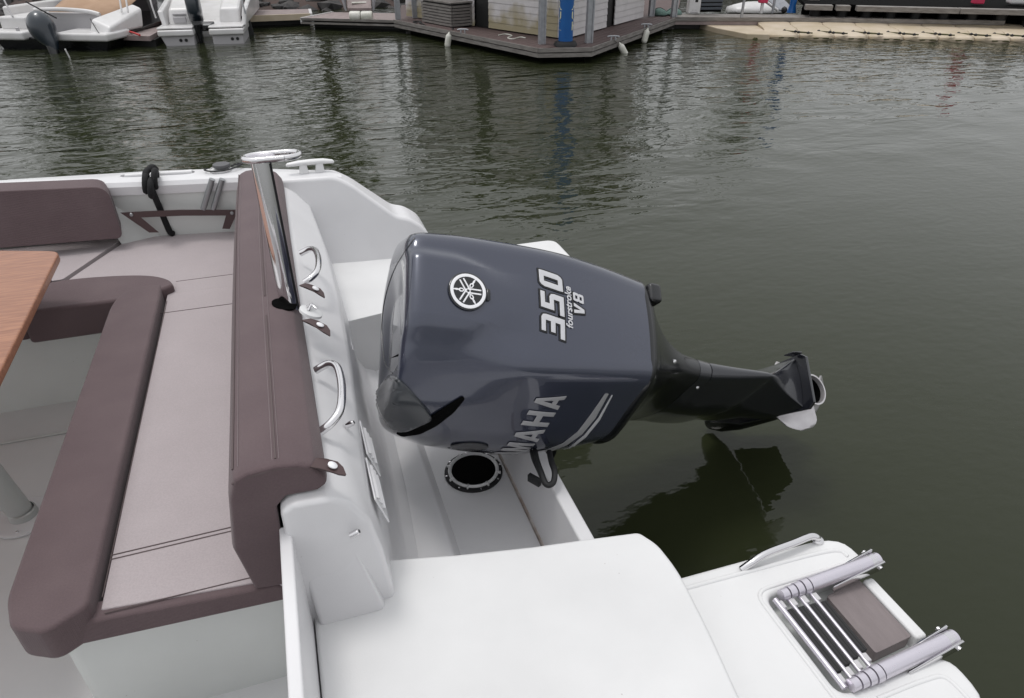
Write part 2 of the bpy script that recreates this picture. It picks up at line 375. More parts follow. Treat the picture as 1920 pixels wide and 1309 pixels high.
# grime line in the well corner
M['rust'] = mat('rusty_grime', (.42, .34, .29), .7, col2=(.6, .56, .53), nscale=25)
extr('grime_line', [Vector((p[0], 1.10, p[1])) for p in ((.512, .4515), (.528, .4515), (.531, .457), (.524, .459))], [Vector((p[0], 2.3, p[1])) for p in ((.514, .4515), (.526, .4515), (.529, .456), (.524, .457))], 'rust', B)
# bulkhead behind the bench
bs = [(-.13, .80), (-.125, 1.06), (-.10, 1.075), (-.03, 1.07), (.005, 1.045), (.036, .99), (.052, .90), (.075, .60), (.105, .53), (.15, .503), (.15, .38), (-.13, .38)]
bs2 = [(x+(.045 if i in (5, 6, 7, 8, 9) else 0), z) for i, (x, z) in enumerate(bs)]
ys = [(1.005, 0), (1.25, .25), (1.6, .75), (2.0, 1.0), (2.4, .9), (2.94, .3)]
loft('bulkhead', [[Vector((a[0]+(b[0]-a[0])*k, y, a[1])) for a, b in zip(bs, bs2)] for y, k in ys], 'gel', B, bevel=.012, seg=3)
# pillar at the gate end of the bulkhead
p_top = [(-.128, 1.055), (-.055, 1.055)]
pil = [Vector((-.125, 1.045, 1.052)), Vector((-.045, 1.035, 1.045)), Vector((-.02, 1.012, 1.0)), Vector((.04, .978, .742)), Vector((-.10, .978, .742))]
extr('pillar', pil, [v+Vector((0, .12, 0)) for v in pil], 'gel', B, bevel=.012)
# gate
gate = box('gate', (-.137, .47, .46), (-.113, 1.035, 1.0), 'gel', B, bevel=.005)
tube('hinge_pin', [Vector((-.108, 1.04, .80)), Vector((-.108, 1.04, .98))], .004, 'steel', gate, n=8)
# cockpit floor, seat bases
box('cockpit_floor', (-4, .45, .36), (-.10, 3.2, .45), 'deck', B)
box('floor_hatch_edge', (-1.6, 2.30, .452), (-.72, 2.312, .457), 'gel_in', B)
prism('seat_base', rounded([(-.61, 1.10), (-.12, 1.10), (-.12, 3.06), (-.61, 3.06)], .03), .44, .796, 'gel_in', B, bevel=.01)
prism('seat_base', rounded([(-4, 2.51), (-.60, 2.51), (-.60, 3.1), (-4, 3.1)], [0, .02, .02, 0]), .44, .752, 'gel_in', B, bevel=.012)
# round inspection hatch in the well
hc = px(888, 886, .45)
hc.z = .4505
hat = lathe('inspection_hatch', [(.001, 0), (.096, 0), (.096, .006), (.090, .010), (.078, .010), (.076, .004), (.001, .004)], hc, (0, 0, 1), 'blackmat', B, n=40)
lathe('hatch_ring', [(.073, .004), (.084, .004), (.084, .015), (.080, .018), (.073, .013)], hc, (0, 0, 1), 'white', hat, n=40)
lathe('hatch_lid', [(.0005, .012), (.0725, .012), (.0725, .004), (.0005, .004)], hc, (0, 0, 1), 'void', hat, n=40)
for i in range(8):
    a = i*math.pi/4+.3
    obox('hatch_lug', hc+Vector((math.cos(a)*.083, math.sin(a)*.083, .013)), (Vector((math.cos(a), math.sin(a), 0)), Vector((-math.sin(a), math.cos(a), 0)), Vector((0, 0, 1))), .008, .0025, .005, 'white', hat)
for i in range(8):
    a = i*math.pi/4
    lathe('screw', [(.003, 0), (.003, .0015), (.0005, .002)], hc+Vector((math.cos(a)*.0915, math.sin(a)*.0915, .0085)), (0, 0, 1), 'steel', hat, n=8)
# grab handles on the bulkhead
def handle(p0, p1, out, r, nm='grab_handle', flat=0):
    p0, p1, out = Vector(p0), Vector(p1), Vector(out); d = p1-p0
    pts = spline([p0-out*.12, p0+out*.55+d*.03, p0+out*.95+d*.16, p0+out*1.08+d*.4, p0+out*1.05+d*.65, p0+out*.85+d*.88, p0+out*.4+d*.98, p1-out*.12], 7)
    return tube(nm, pts, r, 'steel', B, n=14)
h1 = handle(py(596, 692, 1.43), py(606, 806, 1.195), (.046, 0, .025), .0095)
h2 = handle(py(566, 474, 2.12), py(574, 528, 1.86), (.042, 0, .02), .0095)
# handle on the platform
pa, pb = px(1390, 1068, .57), px(1532, 1014, .57)
tube('platform_handle', spline([pa, pa+Vector((.03, .0, .018)), pa.lerp(pb, .3)+Vector((0, 0, .028)), pa.lerp(pb, .65)+Vector((0, 0, .028)), pb+Vector((-.03, 0, .026)), pb+Vector((-.008, -.003, .018)), pb], 6), .0095, 'steel', B)
lathe('handle_foot', [(.016, 0), (.016, .006), (.01, .010), (.001, .010)], pb, (0, 0, 1), 'steel', B)
# cleat on the port gunwale
c0 = px(586, 323, 1.1)
cl = loft('cleat', [[Vector((c0.x+x, c0.y+.0+math.cos(2*math.pi*k/12)*r, 1.134+dz+math.sin(2*math.pi*k/12)*r*.7)) for k in range(12)] for x, r, dz in ((-.102, .006, .004), (-.095, .011, .006), (-.05, .0155, .009), (0, .0165, .010), (.05, .0155, .009), (.088, .011, .004), (.094, .006, .002))], 'white', B)
for dx in (-.034, .032):
    b = [Vector((c0.x+dx+sx*.019, c0.y+sy*.016, 1.099)) for sx, sy in ((-1, -1), (1, -1), (1, 1), (-1, 1))]
    t = [Vector((c0.x+dx+sx*.014, c0.y+sy*.011, 1.138)) for sx, sy in ((-1, -1), (1, -1), (1, 1), (-1, 1))]
    extr('cleat_foot', b, t, 'white', cl, bevel=.004)
# grey fitting with wire clip on the gunwale
g0 = px(414, 320, 1.1)
ft = lathe('gunwale_fitting', [(.001, 0), (.042, 0), (.046, .006), (.042, .011), (.040, .006), (.001, .006)], g0+Vector((0, 0, .0005)), (0, 0, 1), 'white', B)
lathe('cap', [(.001, .012), (.031, .012), (.036, .019), (.034, .026), (.001, .030)], g0+Vector((.006, .008, 0)), (0, 0, 1), 'greycap', ft)
tube('wire_clip', spline([g0+Vector(q) for q in ((-.05, .01, .012), (-.062, -.012, .012), (-.03, -.040, .012), (.02, -.042, .012), (.06, -.022, .014), (.085, .006, .016), (.08, .024, .016), (.06, .018, .016), (.045, .0, .014))], 6), .0032, 'blackmat', ft, n=8)
tube('wire_eye', spline([g0+Vector((.078+.012*math.cos(a), .014+.012*math.sin(a), .017)) for a in [i*math.pi/4 for i in range(9)]], 3), .003, 'blackmat', ft, n=8)
# vents on the aft face of the bulkhead
def vent(yc, ln):
    bx = .058
    zc = .93
    n0 = Vector((.96, 0, .28)).normalized(); t0 = Vector((-.28, 0, .96)).normalized(); yy = Vector((0, 1, 0))
    c = Vector((bx+.002+.02*max(0, min(1, (yc-1)/.6)), yc, zc))
    base = obox('louvre_vent', c, (yy, t0, n0), ln/2, .040, .002, 'gel', B, bevel=.002)
    for i in range(3):
        obox('louvre_slat', c+t0*(.026-.017*i)+n0*.003, (yy, (t0-n0*.9).normalized(), (n0+t0*.9).normalized()), ln/2-.016, .005, .0008, 'gel', base)
vent(1.30, .13); vent(1.155, .14); vent(1.83, .15)
# studs and latch
for q, Yq in (((666, 1000), .99), ((657, 795), 1.27)):
    p = py(*q, Yq); lathe('snap_stud', [(.007, -.01), (.007, .006), (.004, .010), (.0005, .010)], p, (.8, -.2, .5), 'steel', B, n=14)
lp = py(583, 585, 1.62)
lat = lathe('latch_plate', [(.0005, -.004), (.030, -.004), (.030, .003), (.024, .006), (.0005, .006)], lp, (.45, 0, .9), 'white', B)
tube('latch_key', [lp+Vector((-.008, .012, .01)), lp+Vector((.004, .0, .022)), lp+Vector((.016, -.012, .012))], .0035, 'steel', lat, n=8)
tube('latch_key', [lp+Vector((-.006, -.010, .01)), lp+Vector((.004, .0, .022)), lp+Vector((.006, .016, .014))], .0035, 'steel', lat, n=8)

# ================================================================= CUSHIONS
def cushion(name, out, z0, z1, material, label, bevel=.018, puff=.008, group=None, cat='cushion'):
    t = thing(name, label, cat, (sum(p[0] for p in out)/len(out), sum(p[1] for p in out)/len(out), z0), group)
    prism('cover', out, z0, z1, material, t, bevel=bevel, seg=4)
    return t
ZS = .85
# aft bench seat panel
seatA = cushion('seat_cushion', rounded([(-.499, 1.075), (-.165, 1.045), (-.19, 2.478), (-.499, 2.492)], [.005, .01, .01, .005]), .78, ZS, 'seat', 'long grey fabric seat cushion with brown front bolster in front of the tall backrest', bevel=.010)
def seam(par, pts, z, r=.0016, material='stitch'):
    P = [Vector((p[0], p[1], z)) for p in pts]
    return tube('seam', P, r, material, par, n=6)
def pq(x, y, z=ZS): q = px(x, y, z); return (q.x, q.y)
seam(seatA, [pq(207, 1042), pq(446, 986)], ZS+.0003); seam(seatA, [pq(206, 1050), pq(447, 993)], ZS+.0003)
seam(seatA, [pq(196, 1150), pq(480, 1081)], ZS+.0003, .0014)
seam(seatA, [pq(192, 1120), pq(313, 565)], ZS+.0003, .0014)
seam(seatA, [pq(300, 588), pq(456, 567)], ZS+.0003, .0014)
# brown front and side skirt of that cushion
side = [Vector((-.575, 1.045, .799)), Vector((-.57, 1.045, .815)), Vector((-.52, 1.055, ZS-.003)), Vector((-.165, 1.030, ZS-.004)), Vector((-.14, 1.028, .81)), Vector((-.14, 1.028, .797))]
extr('skirt', side, [v+Vector((0, .05, 0)) for v in side], 'brown', seatA, bevel=.008)
bo = [(-.664, 1.13), (-.640, 1.052), (-.575, 1.020), (-.51, 1.062), (-.508, 1.2), (-.508, 2.40), (-.512, 2.503), (-.59, 2.515), (-.645, 2.47), (-.662, 2.38)]
bo = rounded(bo, [.02, .02, .02, .015, 0, 0, .01, .05, .05, .05])
prism('front_bolster', bo, .797, ZS+.034, 'brown', seatA, bevel=.021, seg=5)
tube('piping', [Vector((-.165, 1.036, ZS-.002)), Vector((-.150, 1.025, ZS-.012)), Vector((-.140, 1.024, ZS-.02))], .0022, 'pipe', seatA, n=6)
# corner seat
seatB = cushion('seat_cushion', rounded([(-.507, 2.488), (-.19, 2.474), (-.20, 3.035), (-.70, 3.095), (-.865, 2.735), (-.83, 2.60)], .008), .78, ZS, 'seat', 'grey corner seat cushion under the black rope, brown bolster along its front', bevel=.010)
seam(seatB, [pq(330, 528), pq(455, 512)], ZS+.0003, .0012)
fb = rounded([(-.955, 2.43), (-.62, 2.43), (-.53, 2.455), (-.472, 2.498), (-.49, 2.555), (-.56, 2.615), (-.68, 2.65), (-.82, 2.67), (-.93, 2.66)], [.02, .04, .03, .012, .04, .06, .06, .05, .04])
prism('front_bolster', fb, .755, ZS+.030, 'brown', seatB, bevel=.028, seg=5)
# side seat further forward
seatC = cushion('seat_cushion', rounded([(-2.6, 2.62), (-.885, 2.735), (-.722, 3.098), (-2.6, 3.2)], .008), .78, ZS+.002, 'seat', 'grey side seat cushion at the left edge behind the wooden table', bevel=.010)
prism('front_bolster', rounded([(-2.6, 2.46), (-.96, 2.47), (-.945, 2.66), (-.905, 2.73), (-2.6, 2.66)], [0, .02, .03, .03, 0]), .755, ZS+.018, 'brown', seatC, bevel=.028, seg=5)
# side backrest
sb = thing('backrest_cushion', 'dark brown side backrest cushion leaning against the far cockpit side', 'cushion', (-1.3, 3.1, .85))
f0 = [py(-300, 490, 3.0), py(232, 447, 2.97), py(200, 350, 3.02), py(-300, 372, 3.05)]
v = f0
v = rounded([Vector(p) for p in v], [.03, .03, .05, .03])
extr('cover', v, [p+Vector((-.01, .075, .012)) for p in v], 'brown', sb, bevel=.026, seg=5)
# tall aft backrest (folded over the bulkhead)
br = thing('backrest_cushion', 'tall brown backrest cushion folded over the bulkhead beside the outboard motor', 'cushion', (-.15, 2.0, .84))
sec = [(-.150, .842), (-.215, .85), (-.232, .97), (-.212, 1.10), (-.196, 1.142), (-.172, 1.152), (-.118, 1.156), (-.078, 1.149), (-.052, 1.135), (-.036, 1.11), (-.033, 1.090), (-.05, 1.080), (-.112, 1.082), (-.134, 1.06), (-.14, .95)]
def bk(y, dx=0, s=1, top=1): return [Vector((-.125+(x+.125)*s+dx, y, .84+(z-.84)*top)) for x, z in sec]
yy = [1.030, 1.036, 1.05, 1.2, 1.4, 1.6, 1.68, 1.9, 2.3, 2.6, 2.8, 2.88, 2.90]
rings = []
for i, y in enumerate(yy):
    s = .93 if i in (0, len(yy)-1) else (.975 if i in (1, len(yy)-2) else 1); tp = .985 if i in (0, len(yy)-1) else (.995 if i in (1, len(yy)-2) else 1)
    rings.append(bk(y, .012*math.sin(y*2.1)*.3, s, tp))
loft('cover', rings, 'brown', br, bevel=.008, seg=3)
def bseam(par, sx, sz, y0, y1, r=.0022, mt='stitch'):
    tube('seam', [Vector((sx+.0036*math.sin(y*2.1), y, sz)) for y in [y0+(y1-y0)*i/12 for i in range(13)]], r, mt, par, n=6)
bseam(br, -.118, 1.156, 1.05, 1.62); bseam(br, -.118, 1.156, 1.73, 2.87)
for dx in (-.006, .006): bseam(br, -.118+dx, 1.1555, 1.05, 2.87, .0006, 'stitch2')
bseam(br, -.196, 1.143, 1.06, 2.87, .0018); bseam(br, -.186, 1.1475, 1.06, 2.87, .0006, 'stitch2')
tube('end_seam', spline([(-.196, 1.036, 1.130), (-.172, 1.032, 1.140), (-.118, 1.032, 1.146), (-.078, 1.032, 1.138), (-.050, 1.033, 1.122), (-.038, 1.036, 1.095)], 5), .0024, 'stitch', br, n=6)
# cutout in the cushion round the ski pole
hole = py(545, 552, 1.70); hole.z = 1.1535
lathe('pole_cutout', [(.001, -.004), (.031, -.004), (.032, .0008), (.001, .001)], (-.073, 1.685, 1.1478), (.30, 0, 1), 'void', br)
# straps with snaps
def strap(root, tip, wdt, nm='strap'):
    root, tip = Vector(root), Vector(tip); d = (tip-root); L = d.length; d.normalize(); nrm = Vector((.45, 0, .9)); s = d.cross(nrm).normalized(); u = s.cross(d)
    outl = [(-.02, .9), (.25, 1.0), (.6, 1.05), (.82, .75), (1.0, .05), (1.0, -.05), (.82, -.75), (.6, -1.05), (.25, -1.0), (-.02, -.9)]
    a = [root+d*L*p[0]+s*wdt*p[1]+u*(.012*math.sin(max(0, p[0])*2.6)) for p in outl]
    o = extr(nm, [q-u*.0015 for q in a], [q+u*.0015 for q in a], 'brown_trim', br)
    c = root+d*L*.52+u*(.012*math.sin(1.35)+.0015)
    lathe('snap', [(.0005, 0), (.0095, 0), (.0095, .002), (.006, .004), (.0005, .0045)], c, u, 'whitepaint', o, n=18)
strap(py(575, 600, 1.56), py(617, 634, 1.50), .017); strap(py(567, 534, 1.76), py(607, 562, 1.72), .016); strap(py(588, 868, 1.04), py(646, 896, 1.015), .017)
# brown retaining strap on the cockpit side
rs = thing('retaining_strap', 'brown angled webbing strap fixed to the cockpit side above the corner seat', 'strap', (-.5, 3.03, .85))
def sp(x, y, t): return py(x, y, 3.0+.035*t)
op = [sp(224, 403, 0), sp(270, 399, 0), sp(340, 394, 0), sp(400, 392, 0), sp(447, 391, 0), sp(431, 427, 0), sp(417, 427, 0), sp(424, 402, 0), sp(340, 405, 0), sp(263, 411, 0), sp(297, 438, 0), sp(279, 439, 0)]
op = [p+Vector((0, .03-.05*(p.x+.74)/.5, 0)) for p in op]
extr('webbing', op, [p+Vector((0, .003, 0)) for p in op], 'brown_trim', rs)
for q in ((245, 406), (435, 397)):
    p = sp(*q, 0); p += Vector((0, .03-.05*(p.x+.74)/.5-.001, 0)); lathe('snap', [(.0005, 0), (.008, 0), (.006, .003), (.0005, .0035)], p, (0, -1, .1), 'alu', rs, n=14)
# rope
rp = thing('rope', 'black rope looped round the gunwale rod and hanging onto the corner seat', 'rope', (-.5, 3.0, .86))
k0 = px(280, 330, 1.11); k1 = px(319, 438, .86)
tube('hanging_line', spline([k0+Vector((-.0, -.05, .0)), k0+Vector((.01, -.075, -.05)), k0.lerp(k1, .55)+Vector((.0, -.015, -.01)), k1+Vector((0, 0, .012)), k1+Vector((.012, -.01, .003))], 8), .0125, 'rope', rp, n=10)
for i, (dy, dz, rr) in enumerate(((-.04, .0, .017), (-.06, -.015, .018), (-.03, .012, .016))):
    kc = k0+Vector((-.012+.018*i, dy, dz-.005))
    tube('knot', [kc+Vector((.006*math.sin(a), .036*math.cos(a), .032*math.sin(a)-.012)) for a in [j*2*math.pi/14 for j in range(15)]], .0125, 'rope', rp, n=9)
tube('loop', spline([k0+Vector(q) for q in ((.02, .06, .005), (.015, .045, .022), (.005, .01, .026), (-.005, -.03, .02), (-.01, -.06, -.01))], 5), .013, 'rope', rp, n=9)

# ================================================================= SKI POLE
b0 = Vector((-.062, 1.70, 1.06)); t0 = py(487, 300, 1.74)
sp_ = thing('ski_pole', 'polished steel ski tow pole with an oval top rising through the backrest', 'pole', b0)
ax = (t0-b0).normalized()
tube('tube', [b0, b0+(t0-b0)*.5, t0], .0225, 'steel', sp_, n=36)
u1 = Vector((1, -.02, .05)); u1 = (u1-ax*u1.dot(ax)).normalized(); v1 = ax.cross(u1)
def stad(r, L, z, n=12):
    o = []
    for i in range(n+1): a = -math.pi/2+math.pi*i/n; o.append(t0+ax*z+u1*(L+r*math.cos(a))+v1*r*math.sin(a))
    for i in range(n+1): a = math.pi/2+math.pi*i/n; o.append(t0+ax*z+u1*(0+r*math.cos(a))+v1*r*math.sin(a))
    return o
ring = stad(.036, .058, .006); ring.append(ring[0])
tube('stirrup', ring, .0075, 'steel', sp_, n=10)
lathe('top_cap', [(.0005, 0), (.036, 0), (.036, .008), (.033, .010), (.0005, .010)], t0, ax, 'steel_soft', sp_, n=32)
extr('dark_strip', [b0+ax*.03+u1*.016+v1*q for q in (-.008, .008)]+[b0+ax*.03+u1*.0248+v1*q for q in (.008, -.008)], [t0-ax*.01+u1*.016+v1*q for q in (-.008, .008)]+[t0-ax*.01+u1*.0248+v1*q for q in (.008, -.008)], 'blackmat', sp_)  # narrow black strip down the aft side of the tube

# ================================================================= TABLE
tb = thing('table', 'varnished teak cockpit table on a grey pedestal at the left edge', 'table', (-1.0, 1.9, .45))
T = lambda x, y: px(x, y, 1.06)
ta, tbb = T(112, 470), T(-40, 785)
out = rounded([Vector((ta.x, ta.y)), Vector((tbb.x+.005, 1.15)), Vector((-1.75, 1.15)), Vector((-1.75, ta.y+.22)), Vector((-1.02, ta.y+.085))], [.035, .06, .06, .06, .06])
prism('table_top', out, 1.032, 1.06, 'teak', tb, bevel=.006)
lb = px(48, 972, .45)
tube('pedestal', [lb+Vector((0, 0, 0)), lb+Vector((-.10, .03, .585))], .034, 'greyleg', tb, n=28)
lathe('base_plate', [(.0005, .003), (.085, .003), (.085, .010), (.078, .014), (.0005, .016)], lb, (0, 0, 1), 'gel', tb, n=40)
lathe('base_collar', [(.034, .012), (.040, .012), (.038, .035), (.034, .038)], lb, (0, 0, 1), 'greyleg', tb, n=32)
for a in (.5, 2.6, 4.7): lathe('screw', [(.005, 0), (.004, .002), (.0005, .0025)], lb+Vector((math.cos(a)*.07, math.sin(a)*.07, .0145)), (0, 0, 1), 'steel', tb, n=10)

# ================================================================= BOARDING LADDER
ld = thing('boarding_ladder', 'folded stainless boarding ladder with black treads lying in the swim platform', 'ladder', (1.1, .75, .505))
ra0, ra1 = px(1516, 1097, .585), px(1645, 1049, .585)
rb0, rb1 = px(1650, 1260, .585), px(1788, 1195, .585)
xr0 = (ra0.x+rb0.x)/2; xr1 = (ra1.x+rb1.x)/2
def rail(p0, p1):
    d = (p1-p0).normalized()
    r = tube('rail', [p0, p1], .0185, 'steel_soft', ld, n=24)
    for i in range(4):
        c = p0-d*(.004+.021*i)
        tube('rail_clamp', [c, c-d*.018], [.0195-.0018*i]*2, 'steel_soft', r, n=20)
    lathe('rail_end', [(.0005, 0), (.0155, 0), (.0185, -.006), (.0187, -.03)], p1, d, 'steel', r, n=20)
    s = Vector((-d.y, d.x, 0)).normalized()
    for k in (-1, 1):
        a = p1-d*.16*(1 if k < 0 else .6)+s*.0215*k-Vector((0, 0, .012)); b = p1-d*.004+s*.0215*k+Vector((0, 0, .004))
        extr('hinge_plate', [a+s*.003*q+Vector((0, 0, .014*e)) for q, e in ((-1, -1), (1, -1), (1, .2), (-1, .2))], [b+s*.003*q+Vector((0, 0, .014*e)) for q, e in ((-1, -1), (1, -1), (1, 1), (-1, 1))], 'steel', r)
        lathe('hinge_bolt', [(.0005, .006), (.006, .006), (.006, 0), (.0005, 0)], b-d*.014+s*.003*k, s*k, 'steel', r, n=12)
rail(ra0, ra1); rail(rb0, rb1)
for i in range(4):
    a = px(1455+21.3*i, 1127-5*i, .575); b = px(1582+15.8*i, 1288-13.5*i, .575)
    d = (b-a).normalized(); s = Vector((-d.y, d.x, 0)); s = s if s.x > 0 else -s
    rg = tube('rung', [a-d*.004, b+d*.004], .0055 if i else .0075, 'steel_soft', ld, n=12)
    for e, sg in ((a, 1), (b, -1)):
        obox('rung_fitting', e+d*.016*sg+s*.005, (d, s, Vector((0, 0, 1))), .011, .007, .007, 'fitting', rg, bevel=.003)
    c = (a+b)/2+s*.0125-Vector((0, 0, .002))
    tr = obox('tread', c, (d, s, Vector((0, 0, 1))), (b-a).length/2-.032, .0105, .007, 'tread', rg, bevel=.002)
    for k in (-.5, .5): obox('tread_rib', c+s*.0085*k+Vector((0, 0, .0072)), (d, s, Vector((0, 0, 1))), (b-a).length/2-.035, .0018, .0012, 'blackmat', rg)
pd = thing('wooden_pad', 'weathered grey brown wooden pad in the swim platform recess beside the ladder', 'pad', (1.17, .75, .51))
pz = .545
po = [px(*q, pz) for q in ((1552, 1117), (1640, 1076), (1735, 1184), (1640, 1226))]
xa = (po[0].x+po[3].x)/2; xb = (po[1].x+po[2].x)/2
prism('pad', rounded([Vector((xa, po[0].y)), Vector((1.230, po[1].y)), Vector((1.230, po[2].y)), Vector((xa, po[3].y))], .008), .507, pz, 'pad', pd, bevel=.004)

# ================================================================= OUTBOARD MOTOR
TAU, RHO = R(20), R(41)
EA = Vector((math.cos(TAU), 0, -math.sin(TAU))); c0_ = Vector((math.sin(TAU), 0, math.cos(TAU))); yv = Vector((0, 1, 0))
EB = yv*math.cos(RHO)+c0_*math.sin(RHO); EC = c0_*math.cos(RHO)-yv*math.sin(RHO)
EP = py(1222, 612, 1.75+.45*EC.y)
def E(a, b, c): return EP+EA*a+EB*b+EC*c
eng = thing('outboard_motor', 'large slate grey outboard motor tilted up on the stern of the white boat', 'outboard motor', (.62, 1.78, .6))
def rpoly(pts, rad, na=7, ne=8):
    P = [Vector(p) for p in pts]; arcs = []; n = len(P)
    for i in range(n):
        p, q, s = P[i], P[i-1], P[(i+1) % n]; t1 = min(rad[i], .45*(q-p).length); t2 = min(rad[i], .45*(s-p).length)
        A = p+(q-p).normalized()*t1; Bq = p+(s-p).normalized()*t2
        arcs.append([A*(1-k)**2+p*2*k*(1-k)+Bq*k*k for k in [j/(na-1) for j in range(na)]])
    out = []
    for i in range(n):
        out += arcs[i]; A = arcs[i][-1]; Bq = arcs[(i+1) % n][0]; out += [A.lerp(Bq, j/ne) for j in range(1, ne)]
    return out
def section(cb, cf, wb, ws, wf, cs, rb=.034, rs=.15, rf=.14, sh=None):
    if sh is None: h = [(wb, cb-.012), (wb+(ws-wb)*.4, cb-.012+(cs-cb+.012)*.4), (ws, cs), (wf, cf)]
    else: h = [(wb, cb-.012), (sh[0], sh[1]), (ws, cs), (wf, cf)]
    return rpoly([(0, cb)]+h+[(0, cf)]+[(-x, y) for x, y in h[::-1]], [.08, rb, .02, rs, rf, .05, rf, rs, .02, rb])
def crk(K, m=6):
    out = []; n = len(K)
    for i in range(n-1):
        p0, p1, p2, p3 = K[max(i-1, 0)], K[i], K[i+1], K[min(i+2, n-1)]
        for j in range(m):
            t = j/m; out.append([.5*(2*b+(-a+c)*t+(2*a-5*b+4*c-d)*t*t+(-a+3*b-3*c+d)*t**3) for a, b, c, d in zip(p0, p1, p2, p3)])
    out.append(list(K[-1])); return out
def ss(a, b, x):
    t = max(0, min(1, (x-a)/(b-a))); return t*t*(3-2*t)
KEY = [(-.690, -.22, -.45, .07, .11, .08, -.36, .16),
       (-.712, -.105, -.52, .13, .215, .15, -.35, .17),
       (-.708, -.055, -.57, .152, .262, .19, -.335, .165),
       (-.685, -.03, -.595, .163, .285, .215, -.325, .155),
       (-.62, -.022, -.615, .17, .308, .235, -.31, .13),
       (-.5, -.012, -.63, .175, .327, .25, -.30, .08),
       (-.3, .01, -.63, .17, .335, .25, -.30, .02),
       (-.15, .008, -.61, .16, .322, .24, -.29, 0),
       (0, -.004, -.54, .145, .29, .2, -.27, 0)]
rings = []
for k in crk(KEY, 8):
    A, sk_ = k[0], k[7]
    r = []
    t_ = ss(-.40, -.60, A); line_w = k[3]+(k[4]-k[3])*.35; wm = line_w+t_*(.250-line_w); cm = (k[1]-.012+(k[6]-k[1])*.35)*(1-t_)+t_*(-.150)
    wm = min(wm, k[4]*.985)
    near_ = section(k[1], k[2], k[3]*(1-t_)+.115*t_, *k[4:7], rb=.034+.075*t_, sh=(wm, cm)); far_ = section(*k[1:7])
    for p in [q if q.x < 0 else h_ for q, h_ in zip(near_, far_)]:
        b, c = p.x, p.y
        back = ss(k[1]-.10, k[1]-.02, c)
        c2 = c+back*.016*ss(.125, .085, abs(b)+.05*ss(-.6, -.4, A))*ss(-.36, -.52, A)
        # scooped flank under the shoulder line
        side_ = ss(.16, .24, abs(b))*ss(-.03, -.12, c)*ss(-.36, -.2, c)
        b2 = b*(1-.012*side_*ss(-.62, -.45, A))
        r.append(E(A+sk_*max(0, -c-.02)*1.0, b2, c2))
    rings.append(r)
v, f = loftv(rings); bvh = BVHTree.FromPolygons(v, f)
cow = mk('cowling', v, f, 'cowl', eng); sharp(cow, 50)
CAMP = Vector((0, 0, CAMZ))
def cast_px(x, y):
    d = (FW+RT*((x-960)/FPX)+UP*((654.5-y)/FPX)).normalized(); h = bvh.ray_cast(CAMP, d)
    k = 0
    while h[0] is None and k < 120:           # outside the outline: step back onto the cowl
        k += 1; x += (960-x)*.01; y += (640-y)*.01
        d = (FW+RT*((x-960)/FPX)+UP*((654.5-y)/FPX)).normalized(); h = bvh.ray_cast(CAMP, d)
    n = h[1]; n = n if n.dot(d) < 0 else -n
    return h[0], n
def decal(name, me2, fn, material, parent, off=.002, th=.0015, sub=3):
    bm = bmesh.new(); bm.from_mesh(me2); bmesh.ops.triangulate(bm, faces=bm.faces)
    for _ in range(sub):
        ln = [e for e in bm.edges if e.calc_length() > MAXE]
        if not ln: break
        bmesh.ops.subdivide_edges(bm, edges=ln, cuts=1); bmesh.ops.triangulate(bm, faces=[q for q in bm.faces if len(q.verts) > 3])
    for q in bm.verts:
        p, n = fn(q.co.x, q.co.y); q.co = p+n*off
    bmesh.ops.recalc_face_normals(bm, faces=bm.faces)
    me = bpy.data.meshes.new(name); bm.to_mesh(me); bm.free()
    o = finish(name, me, material, parent)
    s = o.modifiers.new('thick', 'SOLIDIFY'); s.thickness = th; s.offset = 0
    o.modifiers.move(len(o.modifiers)-1, 0); return o
MAXE = .02
def on_back(a0, b0):
    def fn(x, y):
        h = bvh.ray_cast(E(a0-y, b0+x, .6), -EC)
        p, n = h[0], h[1]
        if p is None: p, n, *_ = bvh.find_nearest(E(a0-y, b0+x, 0))
        return p, (n if n.dot(EC) > 0 else -n)
    return fn
def on_side(a0, c0):
    def fn(x, y):
        h = bvh.ray_cast(E(a0-y, -1, c0+x), EB)
        p, n = h[0], h[1]
        if p is None: p, n, *_ = bvh.find_nearest(E(a0-y, -.3, c0+x))
        return p, (n if n.dot(EB) < 0 else -n)
    return fn
# --- 350 four stroke V8
def glyph(pts, x0, y0, sx, sy, shear): return [(x0+p[0]*sx+(p[1]*sy)*shear, y0+p[1]*sy) for p in pts]
G3 = [(0, .82), (0, 1), (.78, 1), (.95, .93), (1, .8), (1, 0), (-.18, 0), (-.18, .19), (.66, .19), (.66, .41), (.06, .41), (.06, .6), (.66, .6), (.66, .82)]
G5 = [(0, 1), (.98, 1), (.98, .82), (.34, .82), (.34, .62), (.78, .62), (.95, .55), (1, .42), (1, 0), (-.18, 0), (-.18, .19), (.66, .19), (.66, .44), (0, .44)]
G0 = [(0, .2), (0, .8), (.08, .93), (.22, 1), (.98, 1), (1, .85), (1, .2), (.92, .07), (.78, 0), (.02, 0)]
G0h = [(.34, .2), (.66, .2), (.66, .81), (.34, .81)]
GV = [(0, 1), (.32, 1), (.5, .34), (.68, 1), (1, 1), (.68, 0), (.32, 0)]
G8 = [(.1, 1), (.9, 1), (1, .9), (1, .6), (.92, .5), (1, .4), (1, .1), (.9, 0), (.1, 0), (0, .1), (0, .4), (.08, .5), (0, .6), (0, .9)]
G8a = [(.3, .82), (.3, .6), (.7, .6), (.7, .82)]; G8b = [(.3, .4), (.3, .18), (.7, .18), (.7, .4)]
SH = .2; HH = .066; W3 = .047
sp350 = [glyph(G3, -.088, 0, W3, HH, SH), glyph(G5, -.024, 0, W3, HH, SH), glyph(G0, .038, 0, W3, HH, SH), glyph(G0h, .038, 0, W3, HH, SH)]
